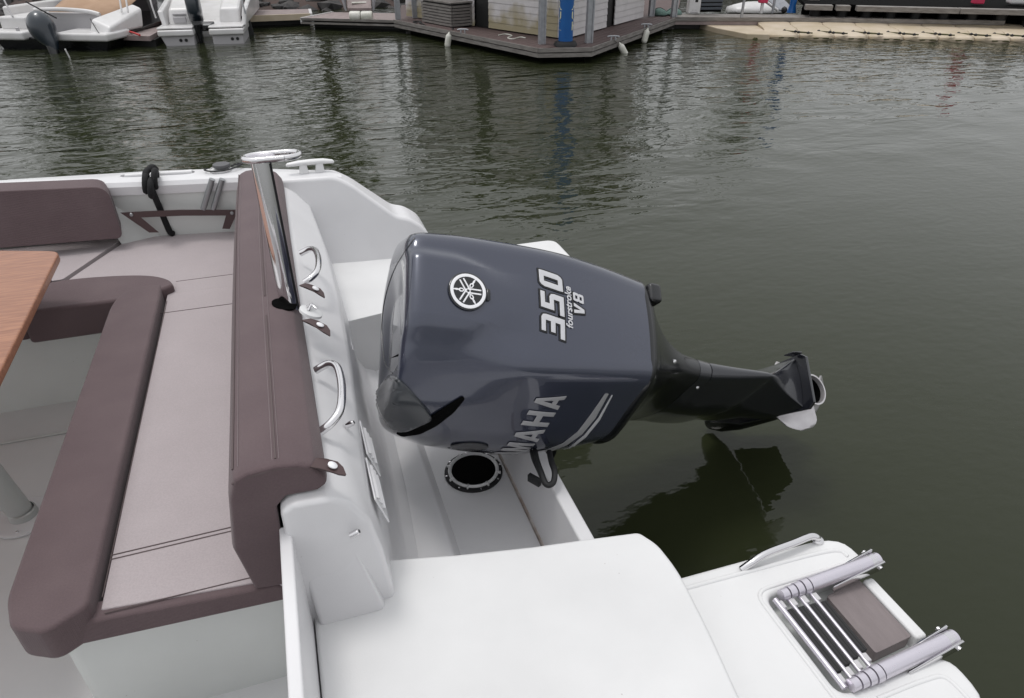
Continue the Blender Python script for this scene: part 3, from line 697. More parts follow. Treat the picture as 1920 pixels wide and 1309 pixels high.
spV8 = [glyph(GV, -.022, -.062, .029, .032, SH), glyph(G8, .014, -.062, .025, .032, SH), glyph(G8a, .014, -.062, .025, .032, SH), glyph(G8b, .014, -.062, .025, .032, SH)]
F = on_back(-.293, .008)
num = decal('number_decal_border', curve_mesh(sp350+spV8, .0045), F, 'blackmat', cow, .0015, .001)
decal('number_decal', curve_mesh(sp350+spV8, 0), F, 'silver', cow, .003, .001)
tm = text_mesh('fourstroke', .027, .25, .0006)
tm.transform(Matrix.Translation((-.002, -.0235, 0)) @ Matrix.Scale(1.02, 4, (1, 0, 0)))
decal('stroke_decal', tm, F, 'silver', cow, .003, .001)
# --- tuning fork emblem
def circ(r, n=40): return [(r*math.cos(2*math.pi*i/n), r*math.sin(2*math.pi*i/n)) for i in range(n)]
ER = .050
F = on_back(-.562, .004)
em = decal('emblem', curve_mesh([circ(ER)]), F, 'black', cow, .004, .004)
decal('emblem_ring', curve_mesh([circ(ER*.92), circ(ER*.76)]), F, 'whitepaint', em, .0068, .001)
def rotp(pts, a): return [(x*math.cos(a)-y*math.sin(a), x*math.sin(a)+y*math.cos(a)) for x, y in pts]
k_ = ER
stem = [(-.03, .20), (-.10, .30), (-.10, .42), (-.035, .50), (-.055, .60), (0, .86), (.055, .60), (.035, .50), (.10, .42), (.10, .30), (.03, .20)]
stem_h = [(-.035, .27), (-.05, .38), (0, .43), (.05, .38), (.035, .27)]
for i in range(3):
    a = i*2*math.pi/3
    s1 = [(x*k_, y*k_) for x, y in stem]; s2 = [(x*k_, y*k_) for x, y in stem_h]
    pr = [[(x*k_, y*k_) for x, y in q] for q in ([(-.145, .10), (-.07, .10), (-.07, -.62), (-.145, -.62)], [(.07, .10), (.145, .10), (.145, -.62), (.07, -.62)])]
    decal('tuning_fork', curve_mesh([rotp(s1, a), rotp(s2, a)]), F, 'whitepaint', em, .0068, .001)
    for q in pr: decal('tuning_fork', curve_mesh([rotp([(x, y-.06*k_) for x, y in q], a)]), F, 'whitepaint', em, .0066+.0001*i, .001)
decal('emblem_latch', curve_mesh([[(-.016, -.058), (.012, -.058), (.014, -.050), (-.018, -.050)]]), F, 'black', cow, .004, .004)
# --- maker's name on the flank
GY = [(0, 1), (.3, 1), (.5, .66), (.7, 1), (1, 1), (.63, .42), (.63, 0), (.37, 0), (.37, .42)]
GA = [(.36, 1), (.64, 1), (1, 0), (.73, 0), (.67, .18), (.33, .18), (.27, 0), (0, 0)]; GAh = [(.39, .36), (.61, .36), (.5, .72)]
GM = [(0, 0), (0, 1), (.3, 1), (.5, .45), (.7, 1), (1, 1), (1, 0), (.76, 0), (.76, .62), (.56, 0), (.44, 0), (.24, .62), (.24, 0)]
GH = [(0, 0), (0, 1), (.28, 1), (.28, .62), (.72, .62), (.72, 1), (1, 1), (1, 0), (.72, 0), (.72, .40), (.28, .40), (.28, 0)]
lw, lh, gp = .050, .082, .010
x = 0; nm = []
for g in (GY, GA, GM, GA, GH, GA):
    nm.append(glyph(g, x, 0, lw*(1.15 if g is GM else 1), lh, .0))
    if g is GA: nm.append(glyph(GAh, x, 0, lw, lh, .0))
    x += lw*(1.15 if g is GM else 1)+gp
F = on_side(-.245, -.435)
MAXE = .012
decal('name_decal', curve_mesh(nm), F, 'silver_dk', cow, .0025, .001)
# --- features placed on the surface: intake hood, intake slit, stripe, side badge
MAXE = 8
def P2(name, pts, material, off, th, par=cow, rad=6): return decal(name, curve_mesh([[(p.x, p.y) for p in rounded([Vector((a, b)) for a, b in pts], rad)]]), cast_px, material, par, off, th, 4)
M['hood'] = mat('dark_teal_grey_hood', (.022, .027, .033), .28, .1, coat=.8)
P2('intake_hood', [(703, 742), (736, 700), (760, 720), (800, 765), (812, 784), (764, 806), (742, 806), (716, 778)], 'hood', .004, .007, rad=10)
P2('air_intake', [(742, 810), (790, 790), (840, 758), (866, 742), (872, 746), (850, 772), (818, 797), (788, 812), (755, 817)], 'void', .003, .003, rad=6)
P2('stripe', [(1134, 737), (1141, 737), (1116, 783), (1091, 813), (1062, 834), (1030, 846), (1000, 848), (1000, 846), (1025, 842), (1055, 830), (1083, 808), (1108, 775)], 'silver_dk', .002, .001, rad=2)
P2('pinstripe', [(1146, 740), (1148.5, 740), (1124, 787), (1098, 819), (1068, 842), (1058, 846), (1064, 840), (1095, 815), (1121, 783)], 'silver', .002, .001, rad=1)
tmb = [(880+36*math.cos(t), 836+7*math.sin(t)) for t in [i*2*math.pi/24 for i in range(24)]]
P2('side_badge', tmb, 'black', .003, .003, rad=1)
# crease lines as thin shut-lines
def line(name, pts, r, material='black'):
    q = [cast_px(*p) for p in [(v.x, v.y) for v in spline([(a, b, 0) for a, b in pts], 8)]]
    tube(name, [a+n*.0002 for a, n in q], r, material, cow, n=6)
line('shut_line', [(778, 446), (742, 500), (722, 560), (716, 620), (722, 680), (736, 700)], .0016)
# --- lower cowl apron and mid leg
def legloft(K, name, material, m=5):
    rings = []
    for k in crk(K, m): rings.append([E(k[0], p.x, p.y) for p in section(*k[1:7], rb=k[7], rs=.08, rf=.06)])
    o = loft(name, rings, material, eng); return sharp(o, 50)
legloft([(-.012, -.006, -.535, .143, .286, .195, -.27, .05), (.004, -.002, -.535, .147, .292, .198, -.27, .05), (.02, -.008, -.535, .143, .288, .195, -.27, .05)], 'cowl_gasket', 'black', 2)
legloft([(.018, -.012, -.55, .142, .285, .20, -.27, .05), (.05, -.035, -.58, .135, .265, .19, -.29, .05), (.11, -.095, -.62, .11, .215, .15, -.33, .05), (.20, -.165, -.65, .07, .15, .12, -.37, .04), (.30, -.215, -.67, .042, .115, .10, -.42, .03), (.385, -.235, -.68, .034, .10, .09, -.45, .02)], 'apron', 'black')
legloft([(.387, -.235, -.68, .034, .10, .09, -.45, .02), (.44, -.240, -.685, .031, .096, .085, -.45, .02)], 'leg_collar', 'blackblue', 2)
legloft([(.443, -.239, -.69, .029, .094, .08, -.45, .015), (.55, -.225, -.71, .022, .090, .078, -.45, .012), (.66, -.205, -.72, .015, .082, .066, -.43, .01), (.70, -.207, -.70, .016, .07, .05, -.41, .01), (.78, -.226, -.70, .05, .085, .045, -.39, .008), (.845, -.222, -.70, .092, .10, .04, -.38, .006)], 'lower_leg', 'blackblue')
pl = [(-.105, -.21), (-.085, -.185), (.085, -.185), (.105, -.21), (.085, -.55), (.04, -.71), (-.04, -.71), (-.085, -.55)]
extr('anti_ventilation_plate', [E(.846, b, c) for b, c in pl], [E(.858, b, c) for b, c in pl], 'blackblue', eng, bevel=.003)
extr('plate_fin', [E(.835, .096, -.23), E(.835, .104, -.23), E(.835, .104, -.19), E(.835, .096, -.19)], [E(.80, .098, -.24), E(.80, .102, -.24), E(.80, .102, -.20), E(.80, .098, -.20)], 'blackblue', eng)
legloft([(.857, -.30, -.74, .016, .04, .015, -.45, .01), (.93, -.31, -.74, .018, .045, .016, -.45, .01), (1.0, -.33, -.74, .025, .055, .02, -.45, .01)], 'gearcase_strut', 'black', 2)
GA_ = .975
lathe('gearcase', [(.0005, -.86), (.03, -.845), (.055, -.78), (.068, -.68), (.070, -.5), (.066, -.43), (.060, -.40), (.0005, -.395)], E(GA_, 0, 0), EC, 'black', eng, n=32)
extr('skeg', [E(1.05, b, c) for b, c in ((-.010, -.74), (.010, -.74), (.006, -.42), (-.006, -.42))], [E(1.235, b, c) for b, c in ((-.004, -.66), (.004, -.66), (.003, -.50), (-.003, -.50))], 'black', eng, bevel=.003)
# --- propeller
prp = lathe('propeller', [(.0005, -.392), (.050, -.392), (.056, -.37), (.056, -.33), (.058, -.29), (.060, -.275), (.054, -.275), (.050, -.30), (.050, -.335), (.0005, -.336)], E(GA_, 0, 0), EC, 'prop', eng, n=36)
lathe('exhaust_bore', [(.0005, -.334), (.0492, -.334), (.0492, -.29), (.047, -.29), (.047, -.330), (.0005, -.331)], E(GA_, 0, 0), EC, 'void', prp, n=30)
for i in range(3):
    th0 = R(236)+i*2*math.pi/3           # measured from +a toward +b
    V = []; nr, nc = 9, 9
    for ir in range(nr):
        t = ir/(nr-1); r_ = .050+t*.098; ch = (1.45-.1*t)*(1 if t < .5 else math.sqrt(max(.02, 1-((t-.5)/.52)**2)))
        for ic in range(nc):
            s = ic/(nc-1)-.5; th = th0+s*ch+.25*t*t
            V.append(E(GA_+r_*math.cos(th), r_*math.sin(th), -.345+.062*(s*ch)*1.1-.01*t))
    Fq = [[r_*nc+c_, r_*nc+c_+1, (r_+1)*nc+c_+1, (r_+1)*nc+c_] for r_ in range(nr-1) for c_ in range(nc-1)]
    bl = mk('blade', V, Fq, 'prop', prp); so_ = bl.modifiers.new('thick', 'SOLIDIFY'); so_.thickness = .006; so_.offset = 0; bl.modifiers.move(1, 0)
# --- clamp bracket on the transom
for y in (1.60, 1.96):
    o = [(.50, .72), (.53, .78), (.62, .80), (.72, .74), (.70, .62), (.63, .50), (.606, .30), (.604, .69), (.50, .69)]
    o = [(.515, .684), (.53, .76), (.60, .79), (.70, .73), (.70, .60), (.65, .45), (.612, .28), (.605, .36), (.600, .684)]
    extr('clamp_bracket', [Vector((a, y-.022, b)) for a, b in o], [Vector((a, y+.022, b)) for a, b in o], 'black', eng, bevel=.006)
tube('tilt_tube', [Vector((.585, 1.50, .745)), Vector((.585, 2.06, .745))], .024, 'black', eng, n=20)
obox('swivel_bracket', E(.02, 0, -.60), (EA, EB, EC), .17, .07, .06, 'black', eng, bevel=.015)
tube('tilt_ram', [Vector((.64, 1.78, .42)), E(.10, 0, -.56)], .022, 'steel', eng, n=16)
tube('steering_arm', [Vector((.585, 1.52, .745)), Vector((.60, 1.47, .74)), Vector((.66, 1.50, .74)), E(.0, -.14, -.52)], .014, 'black', eng, n=12)
hA = py(1008, 862, 1.52)
tube('hose', spline([px(1003, 846, .70), px(1006, 862, .72), px(1014, 885, .725), px(1024, 908, .715), px(1037, 905, .715), px(1040, 885, .73), px(1034, 866, .73), px(1030, 848, .70)], 7), .0085, 'blackmat', eng, n=10)
tube('hose', spline([px(996, 846, .70), px(1000, 862, .72), px(1010, 884, .72), px(1020, 905, .712), px(1027, 912, .70)], 7), .005, 'blackmat', eng, n=10)
obox('cable_clip', px(1002, 900, .66), (Vector((.5, -.8, 0)).normalized(), Vector((.8, .5, 0)).normalized(), Vector((0, 0, 1))), .02, .006, .012, 'blackmat', eng)
obox('cowl_lever', E(.035, .115, -.03), (EA, EB, EC), .022, .030, .026, 'black', eng, bevel=.012)
for q in ((.16, -.05, -.105), (.42, -.048, -.30)):
    lathe('bolt', [(.006, -.004), (.006, .003), (.0005, .004)], E(*q), (EC-EB*.5), 'steel', eng, n=10)

# ================================================================= BACKGROUND
M['siding'] = mat('white_siding', (.60, .575, .575), .6, col2=(.54, .52, .52), nscale=6)
def stained():
    m = mat('algae_stained_siding', (.60, .575, .575), .6, col2=(.54, .52, .52), nscale=6)
    n = m.node_tree.nodes; l = m.node_tree.links; p = n['Principled BSDF']; last = p.inputs['Base Color'].links[0].from_socket
    g = n.new('ShaderNodeNewGeometry'); s = n.new('ShaderNodeSeparateXYZ'); l.new(g.outputs['Position'], s.inputs[0])
    t = n.new('ShaderNodeTexNoise'); t.inputs['Scale'].default_value = 1.6; t.inputs['Detail'].default_value = 5; l.new(g.outputs['Position'], t.inputs[0])
    a = n.new('ShaderNodeMath'); a.operation = 'MULTIPLY_ADD'; a.inputs[1].default_value = 1.3; a.inputs[2].default_value = .02; l.new(t.outputs[0], a.inputs[0])
    b = n.new('ShaderNodeMath'); b.operation = 'SUBTRACT'; l.new(a.outputs[0], b.inputs[0]); l.new(s.outputs[2], b.inputs[1])
    r = n.new('ShaderNodeMapRange'); r.inputs[1].default_value = .02; r.inputs[2].default_value = .25; r.inputs[4].default_value = .75; l.new(b.outputs[0], r.inputs[0])
    x = n.new('ShaderNodeMix'); x.data_type = 'RGBA'; x.inputs[7].default_value = (.24, .19, .055, 1)
    l.new(r.outputs[0], x.inputs[0]); l.new(last, x.inputs[6]); l.new(x.outputs[2], p.inputs['Base Color']); return m
M['stained'] = stained()
M['deckwood'] = mat('wet_brown_decking', (.085, .055, .052), .7, col2=(.11, .075, .07), nscale=5, stretch=(1, 8, 1), bump=.5, bscale=20)
M['greywood'] = mat('grey_weathered_timber', (.24, .225, .21), .75, col2=(.15, .135, .125), nscale=6, stretch=(1, 1, 6), bump=.4, bscale=30)
M['galv'] = mat('galvanised_steel', (.42, .43, .45), .45, .6, col2=(.34, .35, .37), nscale=15)
M['darkdoor'] = mat('black_door_paint', (.008, .008, .008), .5)
M['blue'] = mat('blue_pole_paint', (.004, .085, .30), .4, col2=(.005, .10, .33), nscale=6)
M['yellow'] = mat('pale_yellow_lettering', (.62, .62, .42), .5)
M['fender'] = mat('white_fender_vinyl', (.70, .69, .64), .4, col2=(.52, .52, .45), nscale=9)
M['cube'] = mat('beige_float_plastic', (.56, .47, .36), .5, col2=(.47, .39, .27), nscale=3, bump=.2, bscale=20)
M['algae'] = mat('algae_dark_waterline', (.05, .05, .018), .8, col2=(.10, .095, .03), nscale=10)
M['tan'] = mat('tan_canvas', (.46, .31, .21), .85, col2=(.40, .26, .17), nscale=4)
M['teal'] = mat('dark_teal_cowl', (.012, .020, .030), .3, .1, coat=.6)
M['bwhite'] = mat('white_boat_gelcoat', (.70, .69, .69), .3, col2=(.62, .61, .60), nscale=4)
M['bgrey'] = mat('grey_boat_liner', (.42, .41, .42), .5)
M['pinkgrey'] = mat('pinkish_grey_jetty', (.30, .245, .235), .7, col2=(.24, .19, .185), nscale=8)
M['panelgrey'] = mat('grey_tarpaulin', (.12, .11, .115), .7, col2=(.10, .09, .095), nscale=5)
M['red'] = mat('red_rope', (.45, .03, .03), .6)
M['crimson'] = mat('crimson_plastic', (.55, .03, .09), .5)
M['rock'] = mat('dark_rock', (.035, .034, .035), .85, col2=(.075, .07, .068), nscale=5, bump=.8, bscale=15)
M['mud'] = mat('brown_mud_bank', (.075, .045, .038), .8, col2=(.05, .035, .03), nscale=2)
M['concrete'] = mat('dark_quay_concrete', (.022, .020, .020), .85, col2=(.035, .03, .03), nscale=1.5)
M['crate'] = mat('blue_grey_crate', (.075, .085, .10), .6)
M['grass'] = mat('bank_grass', (.05, .07, .025), .9, col2=(.07, .085, .03), nscale=2)
Z = .28
pon = thing('floating_pontoon', 'brown decked floating pontoon carrying the white clapboard kiosk', 'pontoon', (5, 13, 0))
A0, A1, A2, A3 = px(740, 38, Z), px(1010, 92, Z), px(1108, 90, Z), px(1268, 33, Z)
back = [(10.2, 17.2), (6.2, 20.0), (3.2, 18.2)]
deckp = [(p.x, p.y) for p in (A0, A1, A2, A3)]+back
prism('deck', deckp, Z-.05, Z-.012, 'deckwood', pon)
# deck boards along the two visible sides
def boards(p, q, inner, n, w):
    d = (q-p).normalized(); s = Vector((-d.y, d.x, 0))
    if s.dot(inner-p) < 0: s = -s
    for i in range(n):
        a = p+s*(.10+w*i); L = (q-p).length
        if i: pass
        c = a+d*L/2; obox('deck_board', (c.x, c.y, Z-.010), (d, s, Vector((0, 0, 1))), L/2-.02*i, w/2-.006, .012, 'deckwood', pon, smooth=False)
cin = Vector((5.4, 14, Z))
boards(A0, A1, cin, 4, .115); boards(A2, A3, cin, 4, .115)
def fascia(p, q, nm='fascia', z0=Z-.115, z1=Z+.012, t=.03, material='greywood', par=pon, inner=cin):
    d = (q-p).normalized(); s = Vector((-d.y, d.x, 0)); s = -s if s.dot(inner-p) > 0 else s
    c = (p+q)/2+s*t/2
    return obox(nm, (c.x, c.y, (z0+z1)/2), (d, s, Vector((0, 0, 1))), (q-p).length/2+.01, t/2, (z1-z0)/2, material, par, smooth=False)
for p, q in ((A0, A1), (A1, A2), (A2, A3)):
    fascia(p, q, z0=Z-.05); fascia(p, q, 'lower_fascia', Z-.125, Z-.065, .022)
inn = [((x-5.4)*.90+5.4, (y-14.2)*.90+14.2) for x, y in deckp]
prism('float', inn, -.3, Z-.06, 'darkdoor', pon)
# kiosk
kio = thing('kiosk', 'white clapboard kiosk with black door openings standing on the pontoon', 'kiosk', (5, 13, Z))
K = lambda x, y: px(x, y, Z)
corner = (px(1045, 72, Z), px(1072, 70, Z))
def online(p, q, x):     # point on ground line p-q seen at pixel column x
    lo, hi = 0., 1.
    for _ in range(40):
        m_ = (lo+hi)/2; r = p.lerp(q, m_)-Vector((0, 0, CAMZ)); X = 960+FPX*r.dot(RT)/r.dot(FW)
        r0 = p-Vector((0, 0, CAMZ)); X0 = 960+FPX*r0.dot(RT)/r0.dot(FW)
        if (X-x)*(X0-x) > 0: lo = m_
        else: hi = m_
    return p.lerp(q, lo)
WL0 = corner[0]; WL1 = px(870, 46.5, Z); WL1 = WL0+(WL1-WL0)*1.75
WR0 = corner[1]; WR1 = px(1205, 33, Z)
def planks(p, q, material, name='siding_board', nz=22, h=.108, z0=Z+.01):
    d = (q-p).normalized(); s = Vector((d.y, -d.x, 0)); s = -s if s.dot(cin-p) > 0 else s
    upv = Vector((0, 0, 1)); tl = (upv-s*.10).normalized(); nl = d.cross(tl)
    for i in range(nz):
        c = (p+q)/2+upv*(z0-p.z+h*(i+.5))
        obox(name, c, (d, tl, nl), (q-p).length/2, h/2*.985, .009, material if i < 6 else 'siding', kio, smooth=False)
pa_, pb_ = online(WL0, WL1, 917), online(WL0, WL1, 890)
planks(WL0, pa_, 'stained'); planks(pb_, WL1, 'stained')
pc_, pd_ = online(WR0, WR1, 1136), online(WR0, WR1, 1151)
planks(WR0, pc_, 'siding'); planks(pd_, WR1, 'siding')
planks(WL0, WR0, 'siding', 'corner_board')
ins = Vector((.05, .09, 0))
for p, q in ((pa_, pb_), (pc_, pd_)):
    d = (q-p).normalized(); s = Vector((-d.y, d.x, 0)); s = s if s.dot(cin-p) > 0 else -s
    c = (p+q)/2+s*.06; obox('door', (c.x, c.y, Z+1.1), (d, s, Vector((0, 0, 1))), (q-p).length/2, .02, 1.1, 'darkdoor', kio, smooth=False)
prism('core', [(p.x, p.y) for p in (WL0+Vector((.03, .12, 0)), WR0+Vector((-.03, .12, 0)), WR1+Vector((-.14, .04, 0)), WR1+Vector((-1.3, 2.6, 0)), WL1+Vector((.14, .04, 0)))], Z, Z+2.4, 'darkdoor', kio)
prism('roof', [(p.x, p.y) for p in (WL0+Vector((-.5, -.5, 0)), WR0+Vector((.2, -.6, 0)), WR1+Vector((.5, -.2, 0)), WR1+Vector((-1.2, 3.2, 0)), WL1+Vector((-.4, .3, 0)))], Z+2.42, Z+2.6, 'galv', kio)
# posts on the pontoon edge
for x, y in ((746, 36), (778, 33), (1015, 82), (1103, 80), (1220, 30), (1262, 32)):
    p = px(x, y, Z+.005)
    ps = box('post', (p.x-.045, p.y-.045, Z), (p.x+.045, p.y+.045, Z+2.5), 'galv', pon, smooth=False)
    for sx in (-1, 1): box('post_flange', (p.x+sx*.045-.012, p.y-.06, Z+.002), (p.x+sx*.045+.012, p.y-.0455, Z+2.5), 'galv', ps, smooth=False)
# blue pole
bp = px(1060, 85, Z)
pole = thing('blue_pole', 'bright blue round pole with pale lettering in front of the kiosk corner', 'pole', bp)
lathe('shaft', [(.0005, 0), (.115, 0), (.115, 2.6), (.0005, 2.62)], bp, (0, 0, 1), 'blue', pole, n=32)
lathe('rubber_collar', [(.10, -.16), (.185, -.16), (.195, -.06), (.19, .02), (.165, .06), (.118, .07), (.10, .06)], bp, (0, 0, 1), 'blackmat', pole, n=32)
vd = Vector((bp.x, bp.y, 0)).normalized(); base_a = math.atan2(-vd.y, -vd.x)
for side in (-1, 1):
    for i, ch in enumerate('KUAK'):
        tm = text_mesh(ch, .17, 0, .004)
        tm.transform(Matrix.Scale(1.2, 4, (1, 0, 0)))
        for q in tm.vertices:
            ang = base_a+side*R(78)+q.co.x/.117
            z = .235+.145*i+q.co.y
            q.co = bp+Vector((math.cos(ang)*.1175, math.sin(ang)*.1175, z))
        finish('letter', tm, 'yellow', pole, smooth=False)
# louvred box
bx = thing('louvred_box', 'weathered grey louvred bench box beside the kiosk wall', 'box', px(825, 45, Z))
q0, q1 = px(793, 41, Z+.01), px(848, 51.5, Z+.01)
dd = (q1-q0).normalized(); sn = Vector((-dd.y, dd.x, 0)); sn = sn if sn.dot(cin-q0) > 0 else -sn
cc = (q0+q1)/2+sn*.22
obox('body', (cc.x, cc.y, Z+.20), (dd, sn, Vector((0, 0, 1))), (q1-q0).length/2-.01, .20, .19, 'darkdoor', bx, smooth=False)
for i in range(7):
    for e in (0, 1):
        if e == 0: obox('slat', (q0.x/2+q1.x/2, q0.y/2+q1.y/2, Z+.04+.052*i), (dd, sn, Vector((0, 0, 1))), (q1-q0).length/2, .018, .019, 'greywood', bx, smooth=False)
        else:
            ce = q1+sn*.23; obox('slat', (ce.x, ce.y, Z+.04+.052*i), (sn, dd, Vector((0, 0, 1))), .205, .018, .019, 'greywood', bx, smooth=False)
obox('lid', (cc.x, cc.y, Z+.415), (dd, sn, Vector((0, 0, 1))), (q1-q0).length/2+.03, .25, .012, 'greywood', bx, smooth=False)
# fenders
def fender(c, axis, L, r, label, rope_to=None):
    t = thing('fender', label, 'fender', c, 'white boat fenders'); c = Vector(c); axis = Vector(axis).normalized()
    lathe('body', [(.0005, -L/2), (r*.5, -L/2+.005), (r*.9, -L/2+r*.5), (r, -L/2+r), (r, L/2-r), (r*.9, L/2-r*.5), (r*.4, L/2), (r*.25, L/2+.03), (.0005, L/2+.03)], c, axis, 'fender', t, n=20)
    if rope_to is not None: tube('line', [c+axis*(L/2+.02), Vector(rope_to)], .006, 'greywood', t, n=6)
fender(px(839, 76, .15)+Vector((0, -.05, 0)), (.2, .0, 1), .24, .055, 'white fender hanging upright below the louvred box', px(851, 55, Z)+Vector((-.03, -.05, .0)))
fender(px(897, 74, .19)+Vector((0, -.02, 0)), (.9, -.5, -.12), .20, .075, 'stubby white fender lying sideways below the left wall of the kiosk')
fender(px(1208, 68, .17)+Vector((0, -.05, 0)), (.25, .1, .8), .24, .055, 'white fender near the right end of the pontoon', px(1212, 45, Z))
fender(px(1167, 94, .10)+Vector((0, -.03, 0)), (-.5, .1, .75), .24, .055, 'white fender trailing at the waterline right of the blue pole', px(1152, 76, Z))
ho = thing('mooring_hose', 'loose pale line lying on the pontoon deck by the kiosk wall', 'line', px(955, 70, Z))
tube('coil', spline([px(*q, Z+.012) for q in ((935, 66), (948, 64), (960, 67), (952, 71), (962, 73), (975, 70), (985, 71))], 6), .01, 'fender', ho, n=6)

for i_, (x_, y_, lb_) in enumerate(((868, 62, 'small galvanised cleat on the pontoon edge left of the blue pole'), (1150, 75, 'small galvanised cleat on the pontoon edge holding the waterline fender'), (1212, 52, 'small galvanised cleat near the right end of the pontoon'))):
    p = px(x_, y_, Z+.014); ck = thing('dock_cleat', lb_, 'cleat', p, 'pontoon cleats')
    tube('horn', [p+Vector((-.09, .04, .05)), p+Vector((-.05, .02, .06)), p+Vector((.05, -.02, .06)), p+Vector((.09, -.04, .05))], .014, 'galv', ck, n=8)
    for q_ in (-1, 1): tube('foot', [p+Vector((.035*q_, -.014*q_, 0)), p+Vector((.03*q_, -.012*q_, .055))], .014, 'galv', ck, n=8)
rc = thing('rope_coil', 'loose dark mooring rope draped over the pontoon edge by the louvred box', 'rope', px(795, 45, Z))
tube('line', spline([px(786, 42, Z+.02), px(792, 45, Z+.03), px(796, 48, Z+.0)+Vector((0, -.06, 0)), px(806, 60, .16), px(822, 64, .14), px(838, 58, .2), px(850, 54, Z+.02)], 8), .013, 'blackmat', rc, n=7)
tube('line', spline([px(782, 43, Z+.02), px(775, 41, Z+.02), px(782, 40, Z+.02), px(790, 41.5, Z+.02)], 8), .013, 'blackmat', rc, n=7)
nt_ = thing('net_heap', 'heap of dull green netting between the posts at the right end of the pontoon', 'netting', px(1240, 28, Z))
M['net'] = mat('green_netting', (.10, .17, .15), .9, col2=(.16, .24, .21), nscale=30, bump=1, bscale=60)
rg = []
for i_ in range(9):
    t_ = i_/8; c_ = px(1226+46*t_, 27-1.5*t_, Z+.02); r_ = .05+.10*abs(math.sin(t_*5.1+.6))
    rg.append([c_+Vector((0, math.cos(a_)*r_*1.4, max(-.01, math.sin(a_)*r_*.8))) for a_ in [k_*2*math.pi/12 for k_ in range(12)]])
loft('heap', rg, 'net', nt_); tube('draw_line', [r_[3]+Vector((0, 0, .005)) for r_ in rg], .008, 'blackmat', nt_, n=6)

# finger dock left
fd = thing('finger_dock', 'narrow timber finger dock left of the kiosk pontoon', 'dock', px(650, 35, .3))
Zf = .28
fo = [px(566, 33.5, Zf), px(742, 38, Zf), px(742, 24, Zf), px(625, 22, Zf)]
prism('deck', [(p.x, p.y) for p in fo], Zf-.05, Zf-.01, 'pinkgrey', fd, smooth=False)
fin = (fo[0]+fo[2])/2
fascia(fo[0], fo[1], 'edge_beam', Zf-.04, Zf+.004, .04, 'greywood', fd, fin); fascia(fo[0], fo[1], 'lower_beam', Zf-.11, Zf-.075, .04, 'greywood', fd, fin)
fascia(fo[3], fo[0], 'end_beam', Zf-.11, Zf+.004, .04, 'bwhite', fd, fin)
prism('float', [(p.x+.25, p.y+.35) for p in fo[:2]]+[(p.x, p.y) for p in fo[2:]], -.3, Zf-.06, 'darkdoor', fd, smooth=False)
rl = thing('roll_fender', 'pair of thick white cylindrical dock fenders on the finger dock edge', 'fender', px(677, 34, .3))
for xa_, xb_ in ((656, 676), (677.5, 698)):
    a, b = px(xa_, 33, .30), px(xb_, 33, .30); d = (b-a)
    lathe('roll', [(.0005, 0), (.085, .0), (.098, .02), (.098, d.length-.02), (.085, d.length), (.0005, d.length)], a+Vector((0, -.06, .03)), d, 'fender', rl, n=24)
gw = thing('gangway', 'steep metal gangway with treads rising from the finger dock to the bank', 'gangway', px(675, 20, .3))
g0_, g1_ = px(652, 20, .3), px(697, 20, .3); up_ = Vector((.4, 3.0, 1.25))
extr('ramp', [g0_, g1_, g1_+Vector((0, 0, .05)), g0_+Vector((0, 0, .05))], [g0_+up_, g1_+up_, g1_+up_+Vector((0, 0, .05)), g0_+up_+Vector((0, 0, .05))], 'pinkgrey', gw, smooth=False)
for i in range(8):
    c = (g0_+g1_)/2+up_*(.06+.11*i)+Vector((0, 0, .065)); obox('cleat_bar', c, (Vector((1, -.1, 0)).normalized(), Vector((0, 1, .4)).normalized(), Vector((0, -.4, 1)).normalized()), .16, .02, .012, 'fender', gw, smooth=False)
for e, sx in ((g0_, -1), (g1_, 1)):
    extr('side_panel', [e+Vector((sx*.02, 0, 0)), e+Vector((sx*.06, 0, 0)), e+Vector((sx*.16, 0, .45)), e+Vector((sx*.12, 0, .45))], [e+up_+Vector((sx*.02, 0, 0)), e+up_+Vector((sx*.06, 0, 0)), e+up_+Vector((sx*.16, 0, .45)), e+up_+Vector((sx*.12, 0, .45))], 'galv', gw, smooth=False)
# beige dock behind boat
bd = thing('beige_dock', 'low cream edged dock to the right of the small white boat', 'dock', px(520, 25, .3))
bo_ = [px(430, 31, .3), px(580, 25.5, .3), px(578, 17, .3), px(430, 20, .3)]
prism('top', [(p.x, p.y) for p in bo_], .22, .30, 'pinkgrey', bd, smooth=False)
fascia(bo_[0], bo_[1], 'edge_beam', .19, .305, .06, 'cube', bd, bo_[2]); fascia(bo_[1], bo_[2], 'end_beam', .19, .304, .06, 'bwhite', bd, bo_[0])
prism('float', [(p.x, p.y+.4) for p in bo_[:2]]+[(p.x, p.y) for p in bo_[2:]], -.3, .215, 'darkdoor', bd, smooth=False)

# ---------------- small white boat with dark outboard
b2 = thing('small_boat', 'small white boat seen from astern with a black outboard, moored at the back left', 'boat', (-1.1, 15.5, 0))
L0, L1, R0_, R1_ = px(317, 93, 0), px(368, 91, 0), px(402, 90, 0), px(460, 88, 0)
ax2 = Vector((-.045, 1, 0)).normalized(); ax2 = Vector((-(R1_-L0).y, (R1_-L0).x, 0)).normalized()
def up3(p, z, s=0, back_=0): return Vector((p.x, p.y, z))+ax2*back_+(R1_-L0).normalized()*s
def pod(a, b, sl, sr, nm):
    rg = []
    for bk_, zz in ((0, (-.1, .0, .22)), (1.3, (-.1, .0, .22))):
        rg.append([up3(a, -.12, sl*.3, bk_), up3(b, -.12, -sr*.3, bk_), up3(b, .24, sr*.0, bk_), up3(a, .24, -sl, bk_)])
    return extr(nm, rg[0], rg[1], 'bgrey', b2, bevel=.02)
pod(L0, L1, .10, .0, 'hull'); pod(R0_, R1_, 0, .02, 'hull')
